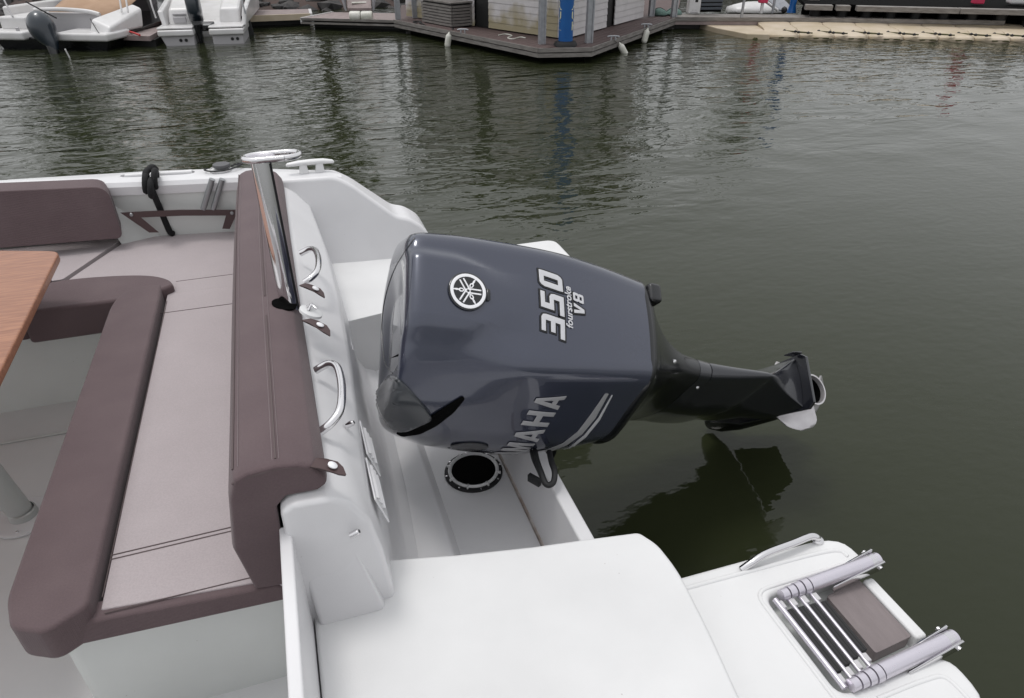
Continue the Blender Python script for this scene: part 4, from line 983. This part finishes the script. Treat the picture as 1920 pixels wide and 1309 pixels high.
for a, b, sl, sr in ((L0, L1, .12, .02), (R0_, R1_, .03, .03)):
    rg = [up3(a, .22, -sl, -.06), up3(b, .22, sr, -.06), up3(b, .22, sr, 1.3), up3(a, .22, -sl, 1.3)]
    extr('bathing_platform', rg, [p+Vector((0, 0, .10)) for p in rg], 'bwhite', b2, bevel=.025)
    rg = [p+Vector((0, 0, .112)) for p in rg]; rg[0] += Vector((0, .05, 0)); rg[1] += Vector((0, .05, 0))
    extr('deck_panel', rg, [p+Vector((0, 0, .03)) for p in rg], 'bwhite', b2, bevel=.012)
    for i in (0, 1):
        m_ = (a+b)/2+(R1_-L0).normalized()*(.05 if a is L0 else .12)
        lathe('drain', [(.0005, .0), (.028, .0), (.028, .006), (.0005, .006)], up3(m_, .145, -.045+.09*i, -.003), -ax2, 'blackmat', b2, n=14)
mid = (L0+R1_)/2
extr('hull', [up3(L0, -.12, .05, 1.1), up3(R1_, -.12, -.05, 1.1), up3(R1_, .34, .03, 1.1), up3(L0, .34, -.12, 1.1)], [up3(mid, -.12, -.1, 5.4), up3(mid, -.12, .1, 5.4), up3(mid, .9, .15, 5.6), up3(mid, .9, -.15, 5.6)], 'bwhite', b2, bevel=.03)
# cockpit sides and seats
for e, sx in ((L0, -1), (R1_, 1)):
    extr('cockpit_side', [up3(e, .33, sx*.10-.04*sx, .25), up3(e, .33, sx*.02-.04*sx, .25), up3(e, .60, sx*.03, .35), up3(e, .60, sx*.12, .35)], [up3(e, .33, sx*.10, 3.2), up3(e, .33, sx*.02, 3.2), up3(e, .95, sx*.05, 3.2), up3(e, .95, sx*.16, 3.2)], 'bwhite', b2, bevel=.03)
sc = [up3(L0, .33, .02, .35), up3(L1, .33, -.05, .35), up3(L1, .62, -.06, .50), up3(L0, .62, .05, .50)]
extr('seat_module', sc, [p+ax2*1.0+Vector((0, 0, .25)) for p in sc], 'bwhite', b2, bevel=.06, seg=4)
obox('step_recess', up3((L0+L1)/2, .44, -.0, .375), ((R1_-L0).normalized(), ax2, Vector((0, 0, 1))), .11, .02, .05, 'bgrey', b2, bevel=.01)
obox('step_recess', up3((L0+L1)/2, .53, -.0, .43), ((R1_-L0).normalized(), ax2, Vector((0, 0, 1))), .115, .02, .012, 'bgrey', b2, bevel=.005)
sc = [up3(R0_, .33, .10, .55), up3(R1_, .33, -.06, .55), up3(R1_, .60, -.05, .65), up3(R0_, .60, .14, .65)]
extr('seat_module', sc, [p+ax2*1.4+Vector((0, 0, .3)) for p in sc], 'bwhite', b2, bevel=.05, seg=4)
tube('boat_rail', spline([up3(L0, .50, -.13, .2), up3(L0, .85, -.16, .3), up3(L0, 1.0, -.16, 1.0), up3(L0, 1.05, -.16, 2.4)], 5), .014, 'bwhite', b2, n=8)
tube('boat_rail', spline([up3(R1_, .52, .08, .3), up3(R1_, .85, .05, .45), up3(R1_, 1.0, .05, 1.2), up3(R1_, 1.05, .05, 2.4)], 5), .014, 'alu', b2, n=8)
# its motor
m2 = thing('small_outboard_motor', 'black outboard motor upright on the small white boat at back left', 'outboard motor', (mid.x, mid.y, .3))
mc = px(383, 88, 0)
rg = []
for z_, wx, wy, yo in ((-.25, .03, .10, .02), (.1, .04, .11, .02), (.22, .05, .13, .0), (.36, .085, .15, .02), (.44, .115, .17, .0), (.60, .125, .19, -.02), (.78, .125, .20, -.02), (.92, .11, .18, .02), (.98, .06, .11, .05)):
    rg.append([up3(mc, z_, -.045+wx*math.copysign(abs(math.cos(t))**.7, math.cos(t)), yo+.12+wy*math.copysign(abs(math.sin(t))**.7, math.sin(t))) for t in [i*2*math.pi/20 for i in range(20)]])
loft('leg', rg[:5], 'black', m2); loft('cowling', rg[4:], 'teal', m2)
obox('bracket', up3(mc, .30, .06, .25), ((R1_-L0).normalized(), ax2, Vector((0, 0, 1))), .12, .14, .05, 'black', m2, bevel=.01)
tube('steering_hose', spline([up3(mc, .28, .10, .10), up3(mc, .33, .16, .02), up3(mc, .38, .22, .2)], 5), .02, 'black', m2, n=8)
lathe('fuel_bulb', [(.0005, -.07), (.04, -.05), (.045, 0), (.04, .05), (.0005, .07)], up3(mc, .30, -.20, .05), (.6, .1, -.7), 'bwhite', m2, n=14)
lathe('tyre_fender_post', [(.09, 0), (.09, .5), (.0005, .52)], px(473, 86, -.1)+Vector((0, .3, 0)), (-.1, 0, 1), 'blackmat', b2, n=18)

# ---------------- boat with tan cover and covered motor
b1 = thing('covered_boat', 'white and black boat with a tan canvas cover in the back left corner', 'boat', (-3.4, 16, 0))
S0, S1 = px(12, 97, 0), px(222, 101, 0)
dx1 = (S1-S0).normalized(); ax1 = Vector((-dx1.y, dx1.x, 0)); W1 = (S1-S0).length
def q1_(s, bk_, z): return Vector((S0.x, S0.y, z))+dx1*s+ax1*bk_
extr('hull', [q1_(.12, 0, -.15), q1_(W1-.25, 0, -.15), q1_(W1+.0, -.12, .26), q1_(-.1, -.12, .26)], [q1_(.5, 5, -.15), q1_(W1-.5, 5, -.15), q1_(W1-.2, 5.4, .5), q1_(.2, 5.4, .5)], 'black', b1, bevel=.03)
def slab(nm, s0, s1, b0_, b1_, z0, z1, material='bwhite', bv=.04):
    return extr(nm, [q1_(s0, b0_, z0), q1_(s1, b0_, z0), q1_(s1, b1_, z0), q1_(s0, b1_, z0)], [q1_(s0, b0_, z1), q1_(s1, b0_, z1), q1_(s1, b1_, z1), q1_(s0, b1_, z1)], material, b1, bevel=bv, seg=4)
slab('stern_platform', -.12, .62, -.22, .55, .22, .36)
slab('stern_platform', 1.18, W1+.02, -.22, .5, .22, .35)
slab('stern_box', -.02, .50, .10, 1.6, .34, .56)
slab('well_wall', .55, W1-.45, .42, .50, .22, .60, 'bgrey', .02)
tube('well_rim', spline([q1_(.5, .40, .64), q1_(1.0, .36, .66), q1_(1.5, .38, .63), q1_(W1-.42, .40, .58)], 6), .035, 'bwhite', b1, n=10)
extr('side_quarter', [q1_(W1-.45, .0, .30), q1_(W1-.04, -.1, .30), q1_(W1+.0, .0, .42), q1_(W1-.40, .1, .55)], [q1_(W1-.25, 1.0, .30), q1_(W1-.02, 1.0, .30), q1_(W1-.02, 1.1, .62), q1_(W1-.20, 1.1, .70)], 'bwhite', b1, bevel=.05, seg=4)
slab('far_side', -.05, .06, .3, 4.5, .34, .70)
cv = []
for i in range(7):
    s = .45+(W1-.75)*i/6; sag = .05*math.sin(i*1.9)
    cv.append((s, sag))
ring0 = [q1_(s, .52, .52-.02*abs(i-3)+sg*.3) for i, (s, sg) in enumerate(cv)]; ring1 = [q1_(s, 1.6, .82+sg) for s, sg in cv]; ring2 = [q1_(s, 3.6, 1.25+sg) for s, sg in cv]
tn = loft('canvas_cover', [ring0, ring1, ring2], 'tan', b1, closed=False, cap=False); so_ = tn.modifiers.new('thick', 'SOLIDIFY'); so_.thickness = .012
tube('cover_strut', [q1_(.62, .1, .80), q1_(.95, .3, .52)], .012, 'blackmat', b1, n=8)
tube('cover_strut', [q1_(.05, .3, .85), q1_(.28, .1, .56)], .014, 'bgrey', b1, n=8)
tube('mooring_cable', spline([q1_(W1-.55, .3, .52), q1_(W1-.35, .05, .48), q1_(W1-.15, -.15, .36), q1_(W1-.05, -.2, .28)], 5), .008, 'blackmat', b1, n=6)
for s in (W1-.2, W1-.08): tube('side_stay', [q1_(s, .8, .95), q1_(s+.08, .6, .60)], .016, 'bwhite', b1, n=8)
lathe('cleat_light', [(.0005, 0), (.03, 0), (.03, .05), (.0005, .06)], q1_(.45, -.1, .36), (0, 0, 1), 'bgrey', b1, n=12)
# covered motor
m1 = thing('covered_outboard_motor', 'dark blue grey tilted outboard motor on the boat with the tan cover', 'outboard motor', q1_(.85, 0, .2))
cpath = [((66, 22), .04), ((69, 30), .16), ((74, 42), .22), ((80, 55), .23), ((88, 68), .19), ((96, 80), .13), ((101, 92), .08), ((104, 106), .05)]
pts = []; rads = []
for i, (q, r_) in enumerate(cpath):
    z_ = .74-.10*i; p = px(q[0], q[1], max(z_, .05))
    # keep it at the transom distance
    p = q1_(.80+.03*i, -.25-.03*i, 0)
    d = (FW+RT*((q[0]-960)/FPX)+UP*((654.5-q[1])/FPX)); t_ = (p-Vector((0, 0, CAMZ))).dot(ax1)/d.dot(ax1); pts.append(Vector((0, 0, CAMZ))+d*t_); rads.append(r_*.92)
pts2 = spline(pts, 4); rads2 = [x_.x for x_ in spline([(r_, 0, 0) for r_ in rads], 4)]
v_, f_ = tubev(pts2, rads2, 20); mk('cowling', v_, f_, 'teal', m1)
tube('leg', [pts[-3], pts[-1], pts[-1]+Vector((.05, -.03, -.15))], [.10, .07, .05], 'black', m1, n=12)
tube('tie_bar', [px(122, 92, .2), px(133, 113, .02)], .012, 'bwhite', m1, n=8)
obox('bracket', q1_(1.05, -.12, .28), (dx1, ax1, Vector((0, 0, 1))), .16, .06, .03, 'bwhite', m1, bevel=.01)

# ---------------- jetty between those boats
jt = thing('jetty', 'pinkish grey jetty with red ropes between the two moored boats', 'jetty', px(265, 55, .25))
jo = [px(222, 66, .25), px(280, 68, .25), px(310, 52, .25), px(318, 33, .25), px(225, 34, .25)]
prism('deck', [(p.x, p.y) for p in jo], .17, .25, 'pinkgrey', jt, smooth=False)
prism('float', [(p.x+.06, p.y+.10) for p in jo], -.3, .175, 'darkdoor', jt, smooth=False)
tube('edge_tube', [px(240, 34, .30), px(312, 33, .30)], .025, 'bwhite', jt, n=8)
for a, b in (((226, 57), (262, 66)), ((236, 32), (246, 37)), ((298, 40), (312, 48))): tube('red_line', spline([px(*a, .28), px((a[0]+b[0])/2, (a[1]+b[1])/2-2, .30), px(*b, .28)], 4), .018, 'red', jt, n=6)
lathe('bumper', [(.0005, -.03), (.06, -.02), (.07, .02), (.0005, .05)], px(229, 78, .12), (.2, -.9, .1), 'fender', jt, n=16)
lathe('bollard', [(.03, 0), (.03, .06), (.09, .07), (.09, .12), (.0005, .13)], px(281, 66, .12), (0, 0, 1), 'cube', jt, n=16)
gp_ = thing('grey_cover', 'large dark grey tarpaulin covered box behind the jetty', 'cover', px(255, 33, .3))
g_ = [px(222, 33, .26), px(286, 33, .26)]
extr('tarpaulin', [g_[0], g_[1], g_[1]+Vector((.0, 1.6, 0)), g_[0]+Vector((0, 1.6, 0))], [g_[0]+Vector((-.05, .1, 1.0)), g_[1]+Vector((-.12, .1, 1.0)), g_[1]+Vector((-.12, 1.5, 1.0)), g_[0]+Vector((0, 1.5, 1.0))], 'panelgrey', gp_, bevel=.03)

# ---------------- right hand walkway
wk = thing('walkway', 'long grey timber walkway behind the beige floating dock', 'walkway', px(1560, 35, .3))
Zw = .30
wo = [px(1266, 32, Zw), px(1500, 33, Zw), px(1882, 39, Zw), px(1890, 31, Zw), px(1500, 26, Zw), px(1266, 25, Zw)]
prism('deck', [(p.x, p.y) for p in wo], Zw-.08, Zw-.01, 'greywood', wk, smooth=False)
win = (wo[0]+wo[3])/2
for p, q in ((wo[0], wo[1]), (wo[1], wo[2])):
    fascia(p, q, 'edge_beam', Zw-.07, Zw+.004, .05, 'greywood', wk, wo[4]); fascia(p, q, 'lower_beam', Zw-.14, Zw-.075, .03, 'pinkgrey', wk, wo[4])
prism('float', [(p.x+.12, p.y+.2) for p in wo[:3]]+[(p.x, p.y) for p in wo[3:]], -.3, Zw-.085, 'darkdoor', wk, smooth=False)
for x, y in ((1390, 33), (1448, 25)):
    p = px(x, y, Zw); tube('post', [p, p+Vector((0.0, 0, .42 if x == 1390 else 1.2))], .028, 'galv', wk, n=12)
cab = thing('white_cabinet', 'white service cabinet with dark slots on the walkway', 'cabinet', px(1300, 25, Zw))
a, b = px(1290, 26, Zw), px(1312, 26, Zw); d = (b-a).normalized(); s = Vector((-d.y, d.x, 0))
body = obox('body', (a+b)/2+s*.12+Vector((0, 0, .6)), (d, s, Vector((0, 0, 1))), (b-a).length/2, .12, .6, 'bwhite', cab, bevel=.015)
obox('vent_slot', (a+b)/2-s*.002+Vector((.0, 0, .03)), (d, s, Vector((0, 0, 1))), .085, .004, .008, 'bgrey', cab)
obox('socket', (a+b)/2-s*.004+Vector((.03, 0, .25)), (d, s, Vector((0, 0, 1))), .03, .006, .03, 'darkdoor', cab)
for k in (-.03, .035): lathe('screw', [(.008, 0), (.006, .006), (.0005, .007)], (a+b)/2+d*k+Vector((0, 0, .07)), -s, 'bgrey', cab, n=8)
crt = thing('plastic_crate', 'dark blue grey slatted crate beside the white cabinet', 'crate', px(1333, 23, Zw))
a, b = px(1313, 24, Zw), px(1353, 23.5, Zw); d = (b-a).normalized(); s = Vector((-d.y, d.x, 0))
obox('body', (a+b)/2+s*.25+Vector((0, 0, .24)), (d, s, Vector((0, 0, 1))), (b-a).length/2-.01, .23, .23, 'darkdoor', crt)
for i in range(6): obox('slat', (a+b)/2+s*.012+Vector((0, 0, .08+.075*i)), (d, s, Vector((0, 0, 1))), (b-a).length/2, .012, .026, 'crate', crt, bevel=.006)
dn = thing('white_dinghy', 'upturned white dinghy lying behind the walkway', 'dinghy', px(1420, 20, .2))
rg = []
for i in range(9):
    t = i/8; c = px(1365+110*t, 22, .2)+Vector((.35, .55, 0)); w_ = .12+.30*math.sin(math.pi*min(1, t*.9+.05)); h_ = .05+.16*math.sin(math.pi*(t*.85+.1))
    rg.append([c+Vector((.35*w_*math.cos(a_), w_*math.cos(a_), -.05+h_*max(0, math.sin(a_))+.05*min(0, math.sin(a_)))) for a_ in [k*2*math.pi/16 for k in range(16)]])
loft('hull', rg, 'bwhite', dn)
tube('rub_rail', [r_[12] for r_ in rg], .02, 'bgrey', dn, n=6)
ky = thing('white_kayak', 'white kayak hull lying low behind the walkway', 'kayak', px(1580, 28, .2))
rg = []
for i in range(9):
    t = i/8; c = px(1520+100*t, 27, .22)+Vector((.1, .2, 0)); w_ = .03+.20*math.sin(math.pi*min(1, t*.55+.45)); h_ = .02+.13*math.sin(math.pi*(t*.5+.5))
    rg.append([c+Vector((.3*w_*math.cos(a_), w_*math.cos(a_), h_*math.sin(a_))) for a_ in [k*2*math.pi/14 for k in range(14)]])
loft('hull', rg, 'bwhite', ky); tube('rub_rail', [r_[11] for r_ in rg], .012, 'bgrey', ky, n=6)
rf = thing('red_locker', 'crimson red box on a post above the walkway', 'box', px(1432, 12, .3))
p = px(1432, 26, Zw); rb = obox('body', p+Vector((0, .1, .42)), (Vector((.95, -.3, 0)).normalized(), Vector((.3, .95, 0)).normalized(), Vector((0, 0, 1))), .09, .07, .22, 'crimson', rf, bevel=.02)
tube('foot', [p+Vector((0, .1, 0)), p+Vector((0, .1, .22))], .035, 'bwhite', rf, n=10)
p2 = px(1492, 25, Zw); bp2 = thing('short_blue_pole', 'light blue waisted pole at the far side of the walkway', 'pole', p2)
lathe('shaft', [(.0005, 0), (.10, 0), (.085, .06), (.065, .15), (.075, .30), (.11, 1.6), (.0005, 1.6)], p2+Vector((0, .15, 0)), (0, 0, 1), 'blue', bp2, n=24)
lathe('float_ball', [(.0005, -.06), (.05, -.04), (.07, 0), (.05, .04), (.0005, .06)], p2+Vector((-.22, .12, .06)), (1, 0, 0), 'blackmat', bp2, n=14)
wb = obox('timber_block', px(1522, 24, Zw)+Vector((.1, .15, .13)), (Vector((.95, -.3, 0)).normalized(), Vector((.3, .95, 0)).normalized(), Vector((0, 0, 1))), .10, .09, .14, 'greywood', None, bevel=.01); tag(wb, 'squat grey timber block next to the short blue pole', 'block')
rmp = thing('access_ramp', 'grey metal access ramp with a white handrail behind the walkway', 'ramp', px(1462, 20, .3))
a = px(1478, 24, Zw)+Vector((0, .3, 0)); extr('panel', [a, a+Vector((.3, -.1, 0)), a+Vector((.3, -.1, .03)), a+Vector((0, 0, .03))], [a+Vector((-.7, .9, .7)), a+Vector((-.2, .8, .7)), a+Vector((-.2, .8, .73)), a+Vector((-.7, .9, .73))], 'galv', rmp, smooth=False)
tube('handrail', [a+Vector((-.05, 0, .02)), a+Vector((-.75, .6, .55))], .03, 'bwhite', rmp, n=8)

# ---------------- beige floating dock modules
fl = thing('floating_dock', 'beige plastic modular floating dock with scalloped front along the right', 'dock', px(1620, 60, 0))
F0, F1 = px(1442, 78, .03), px(1920, 86, .03)
dF = (F1-F0).normalized(); sF = Vector((-dF.y, dF.x, 0)); sF = sF if sF.y > 0 else -sF
n_mod = 9; pxs = [1442+i*67 for i in range(n_mod+1)]
dm = (F1-F0).length/ (478/67.0)
DEP = 1.75
def module(i):
    o = F0+dF*(dm*i); rings_ = []
    nx = 12
    for (bk_, zt, zb) in ((0.0, .05, -.12), (.03, .085, -.15), (.12, .105, -.2), (.38, .115, -.2), (.48, .10, -.2), (.62, .10, -.2), (.72, .125, -.2), (1.25, .135, -.2), (1.33, .16, -.2), (DEP, .165, -.2)):
        r_ = []
        for k in range(nx+1):
            t = k/nx; sc_ = (abs(t-.5)*2)**2                 # scalloped nose
            pull = .34*sc_*max(0, 1-bk_/.55)
            dip = (.06*sc_ if bk_ < .5 else .010*(abs(t-.5)*2)**6)
            r_.append(o+dF*(dm*(t*.985+.0075))+sF*(bk_+pull)+Vector((0, 0, zt-dip)))
        for k in range(nx, -1, -1):
            t = k/nx; sc_ = (abs(t-.5)*2)**2; pull = .34*sc_*max(0, 1-bk_/.55)
            r_.append(o+dF*(dm*(t*.985+.0075))+sF*(bk_+pull+.02)+Vector((0, 0, zb)))
        rings_.append([p+Vector((0, 0, .035)) for p in r_])
    md = loft('float_module', rings_, 'cube', fl, bevel=.012, seg=2)
    # lashing bar and lug
    c = o+dF*dm*1.0+sF*.22+Vector((0, 0, .145))
    tube('lashing_bar', [c-dF*.30+sF*.18, c+dF*.12-sF*.06], .012, 'algae', md, n=6)
    tube('lashing_bar', [c-dF*.10+sF*.0, c+dF*.16-sF*.10], .012, 'algae', md, n=6)
    for w_ in ((-.30, .18), (-.12, .07), (-.08, -.02), (.08, -.10)):
        p = c+dF*w_[0]+sF*w_[1]; lathe('knob', [(.0005, -.02), (.028, -.015), (.03, .012), (.0005, .03)], p, (0, 0, 1), 'blackmat', md, n=10)
    p = o+dF*dm*.5+sF*(DEP-.12)+Vector((0, 0, .195)); lathe('lug', [(.085, -.02), (.085, .022), (.06, .035), (.0005, .035)], p, (0, 0, 1), 'cube', md, n=16)
    p = o+dF*dm*.5+sF*.02; obox('weed_skirt', p+sF*.075+Vector((0, 0, .066)), (dF, sF, Vector((0, 0, 1))), dm*.22, .06, .010, 'algae', md, bevel=.006)
for i in range(n_mod): module(i)
# angled end piece on the left
eo = [px(1308, 48, .10), px(1345, 57, .10), px(1442, 76, .10)]
ep = [F0+sF*.02, F0+sF*DEP, px(1309, 43, .14), px(1307, 46, .12), px(1345, 58, .10), px(1400, 70, .09)]
prism('end_module', [(p.x, p.y) for p in ep], -.2, .155, 'cube', fl, bevel=.02)
ex = [px(1307, 53, .03), px(1345, 63, .03), px(1420, 78, .03)]
tube('weed_line', [p+Vector((0, .04, .03)) for p in ex], .035, 'algae', fl, n=6)
lathe('knob', [(.0005, -.02), (.04, -.015), (.04, .012), (.0005, .03)], px(1343, 50, .12), (0, 0, 1), 'blackmat', fl, n=10)
wb2 = px(1915, 45, .15); wbx = thing('white_float_block', 'pale float block stacked at the far right end of the floating dock', 'block', wb2)
obox('body', wb2+Vector((.35, .2, .06)), (dF, sF, Vector((0, 0, 1))), .55, .22, .10, 'cube', wbx, bevel=.05, seg=4)
obox('cap', wb2+Vector((.35, .22, .165)), (dF, sF, Vector((0, 0, 1))), .50, .19, .012, 'siding', wbx, bevel=.008)

# ---------------- far right dock beam
fb_ = thing('far_dock', 'grey beamed dock on dark piles at the top right', 'dock', px(1720, 20, .4))
a, b = px(1510, 11, .5), px(2050, 24, .5); d = (b-a).normalized(); s = Vector((-d.y, d.x, 0))
cuts = [(0, .10), (.115, .165), (.19, .55), (.553, 1.0)]
for u0, u1_ in cuts: obox('beam', a+(b-a)*((u0+u1_)/2)+Vector((0, 0, -.02)), (d, s, Vector((0, 0, 1))), (b-a).length*(u1_-u0)/2, .12, .045, 'greywood', fb_, smooth=False)
obox('underside_shade', (a+b)/2+s*.45+Vector((0, 0, -.5)), (d, s, Vector((0, 0, 1))), (b-a).length/2, .02, .45, 'void', fb_, smooth=False)  # black sheet added to stand in for the dark shade beneath the dock
for u in (.05, .15, .24, .33, .42, .52, .62, .72, .82): tube('pile', [a+(b-a)*u+s*.3+Vector((0, 0, -1)), a+(b-a)*u+s*.3+Vector((0, 0, -.06))], .12, 'darkdoor', fb_, n=12)
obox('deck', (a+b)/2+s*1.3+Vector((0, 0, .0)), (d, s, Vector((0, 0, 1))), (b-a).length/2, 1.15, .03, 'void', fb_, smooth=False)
rd = thing('red_container', 'red plastic container standing on the far right dock', 'container', px(1843, 12, .5)); p = px(1843, 14, .53)
obox('body', p+s*.4+Vector((0, 0, .28)), (d, s, Vector((0, 0, 1))), .10, .10, .25, 'crimson', rd, bevel=.02); obox('lid', p+s*.4+Vector((0, 0, .545)), (d, s, Vector((0, 0, 1))), .11, .11, .012, 'crimson', rd, bevel=.006)
wt = thing('white_tank', 'white plastic tank at the top right corner on the far dock', 'tank', px(1912, 14, .5)); p = px(1916, 15, .53)
obox('body', p+s*.4+Vector((.1, 0, .25)), (d, s, Vector((0, 0, 1))), .22, .15, .22, 'bwhite', wt, bevel=.05); lathe('filler_cap', [(.04, 0), (.04, .03), (.0005, .035)], p+s*.4+Vector((.1, 0, .47)), (0, 0, 1), 'blackmat', wt, n=14)

# ---------------- shore
vs = []; fs = []; nx, ny = 60, 10
prof_ = [(0, -.6), (.6, .05), (1.4, .3), (2.6, .6), (4.5, .9), (7, 1.05), (14, 1.1), (40, 1.2), (120, 1.5), (420, 2)]
for i in range(nx+1):
    X = -60+130*i/nx; Yb = 19.2+.25*math.sin(X*.7)+(0 if X < 6 else .05*(X-6))
    for k, (dy_, z_) in enumerate(prof_): vs.append((X*(1+.02*dy_), Yb+dy_, z_+.08*math.sin(X*1.9+k)))
ny = len(prof_)
for i in range(nx):
    for k in range(ny-1): fs.append([i*ny+k, (i+1)*ny+k, (i+1)*ny+k+1, i*ny+k+1])
bank = mk('embankment', vs, fs, 'mud', kind='structure'); bank.data.materials.append(M['grass'])
for p_ in bank.data.polygons:
    if p_.center.z > .75: p_.material_index = 1
bm = bmesh.new()
rng = random.Random(3)
for i in range(900):
    X = rng.uniform(-14, 20); dy_ = rng.uniform(.1, 4.5); Yb = 19.2+.25*math.sin(X*.7)+(0 if X < 6 else .05*(X-6)); z_ = -.1+.25*dy_
    r_ = rng.uniform(.12, .34)
    g = bmesh.ops.create_icosphere(bm, subdivisions=1, radius=r_, matrix=Matrix.Translation((X, Yb+dy_, z_)) @ Matrix.Rotation(rng.uniform(0, 6), 4, 'Z') @ Matrix.Diagonal((1.2, .9, .7, 1)))
    for q in g['verts']: q.co += Vector((rng.uniform(-1, 1), rng.uniform(-1, 1), rng.uniform(-1, 1)))*r_*.22
me = bpy.data.meshes.new('riprap_rocks'); bm.to_mesh(me); bm.free()
rk = finish('riprap_rocks', me, 'rock', smooth=False, kind='stuff'); tag(rk, 'dark tumbled rocks armouring the shore behind the docks', 'rocks')
qw = box('quay_wall', (8, 22.5, -.6), (60, 23.6, 1.35), 'concrete', None, smooth=False); tag(qw, 'dark concrete quay wall behind the docks on the right', 'wall')
# trees on the bank, seen in the water
M['bark'] = mat('tree_bark', (.05, .04, .03), .9, bump=.6, bscale=30)
M['leaf'] = mat('dull_green_foliage', (.065, .09, .03), .7, col2=(.10, .12, .045), nscale=3)
def tree(x, y, h, wd, seed, label):
    rg_ = random.Random(seed); z0 = 1.0; t = thing('tree', label, 'tree', (x, y, z0), 'trees along the bank')
    parts = [tubev(spline([(x, y, z0-.6), (x+.1, y, z0+h*.3), (x-.1, y+.1, z0+h*.7)], 4), [.22-.011*i for i in range(9)], 9)]
    for k in range(7):
        a_ = rg_.uniform(0, 6.28); s_ = rg_.uniform(.25, .6)*h
        parts.append(tubev([(x, y, z0+s_), (x+math.cos(a_)*wd*.35, y+math.sin(a_)*wd*.35, z0+s_+h*.14), (x+math.cos(a_)*wd*.6, y+math.sin(a_)*wd*.6, z0+s_+h*.22)], [.08, .05, .02], 6))
    V_, F_ = joinv(parts); mk('trunk', V_, F_, 'bark', t)
    V_, F_ = [], []
    cl_ = [(rg_.gauss(0, .42)*wd, rg_.gauss(0, .42)*wd, z0+h*rg_.uniform(.22, .95), rg_.uniform(.5, 1.1)) for _ in range(38)]
    for cx, cy, cz, cr in cl_:
        sh = 1-.45*abs((cz-z0)/h-.5)*2
        for _ in range(75):
            d_ = Vector((rg_.gauss(0, 1), rg_.gauss(0, 1), rg_.gauss(0, .8))).normalized()*cr*rg_.uniform(.3, 1)**.6
            p_ = Vector((x+cx*sh, y+cy*sh, cz))+d_; u_ = Vector((rg_.gauss(0, 1), rg_.gauss(0, 1), rg_.gauss(0, 1))).normalized(); v_ = u_.orthogonal().normalized(); l_ = rg_.uniform(.10, .2)
            b_ = len(V_); V_ += [p_-u_*l_, p_+v_*l_*.5, p_+u_*l_, p_-v_*l_*.5]; F_.append([b_, b_+1, b_+2, b_+3])
    mk('crown', V_, F_, 'leaf', t, smooth=False)
LT = ['leftmost bank tree mirrored at the left edge of the water', 'bank tree standing behind the tan covered boat', 'tall bank tree behind the small white boat, dark in the water', 'broad bank tree behind the finger dock', 'slender bank tree behind the kiosk', 'bank tree behind the right end of the kiosk pontoon', 'rightmost bank tree behind the walkway']
for i, (x, y, h, wd) in enumerate(((-11, 26, 7, 2.0), (-6.5, 27, 6.5, 1.8), (-2.6, 26, 6.5, 1.3), (1.9, 27, 9.5, 1.6), (8.6, 28, 8.5, 1.0), (14, 29, 7.5, 1.2), (21, 29, 7, 2.0))): tree(x, y, h, wd, 20+i, LT[i])
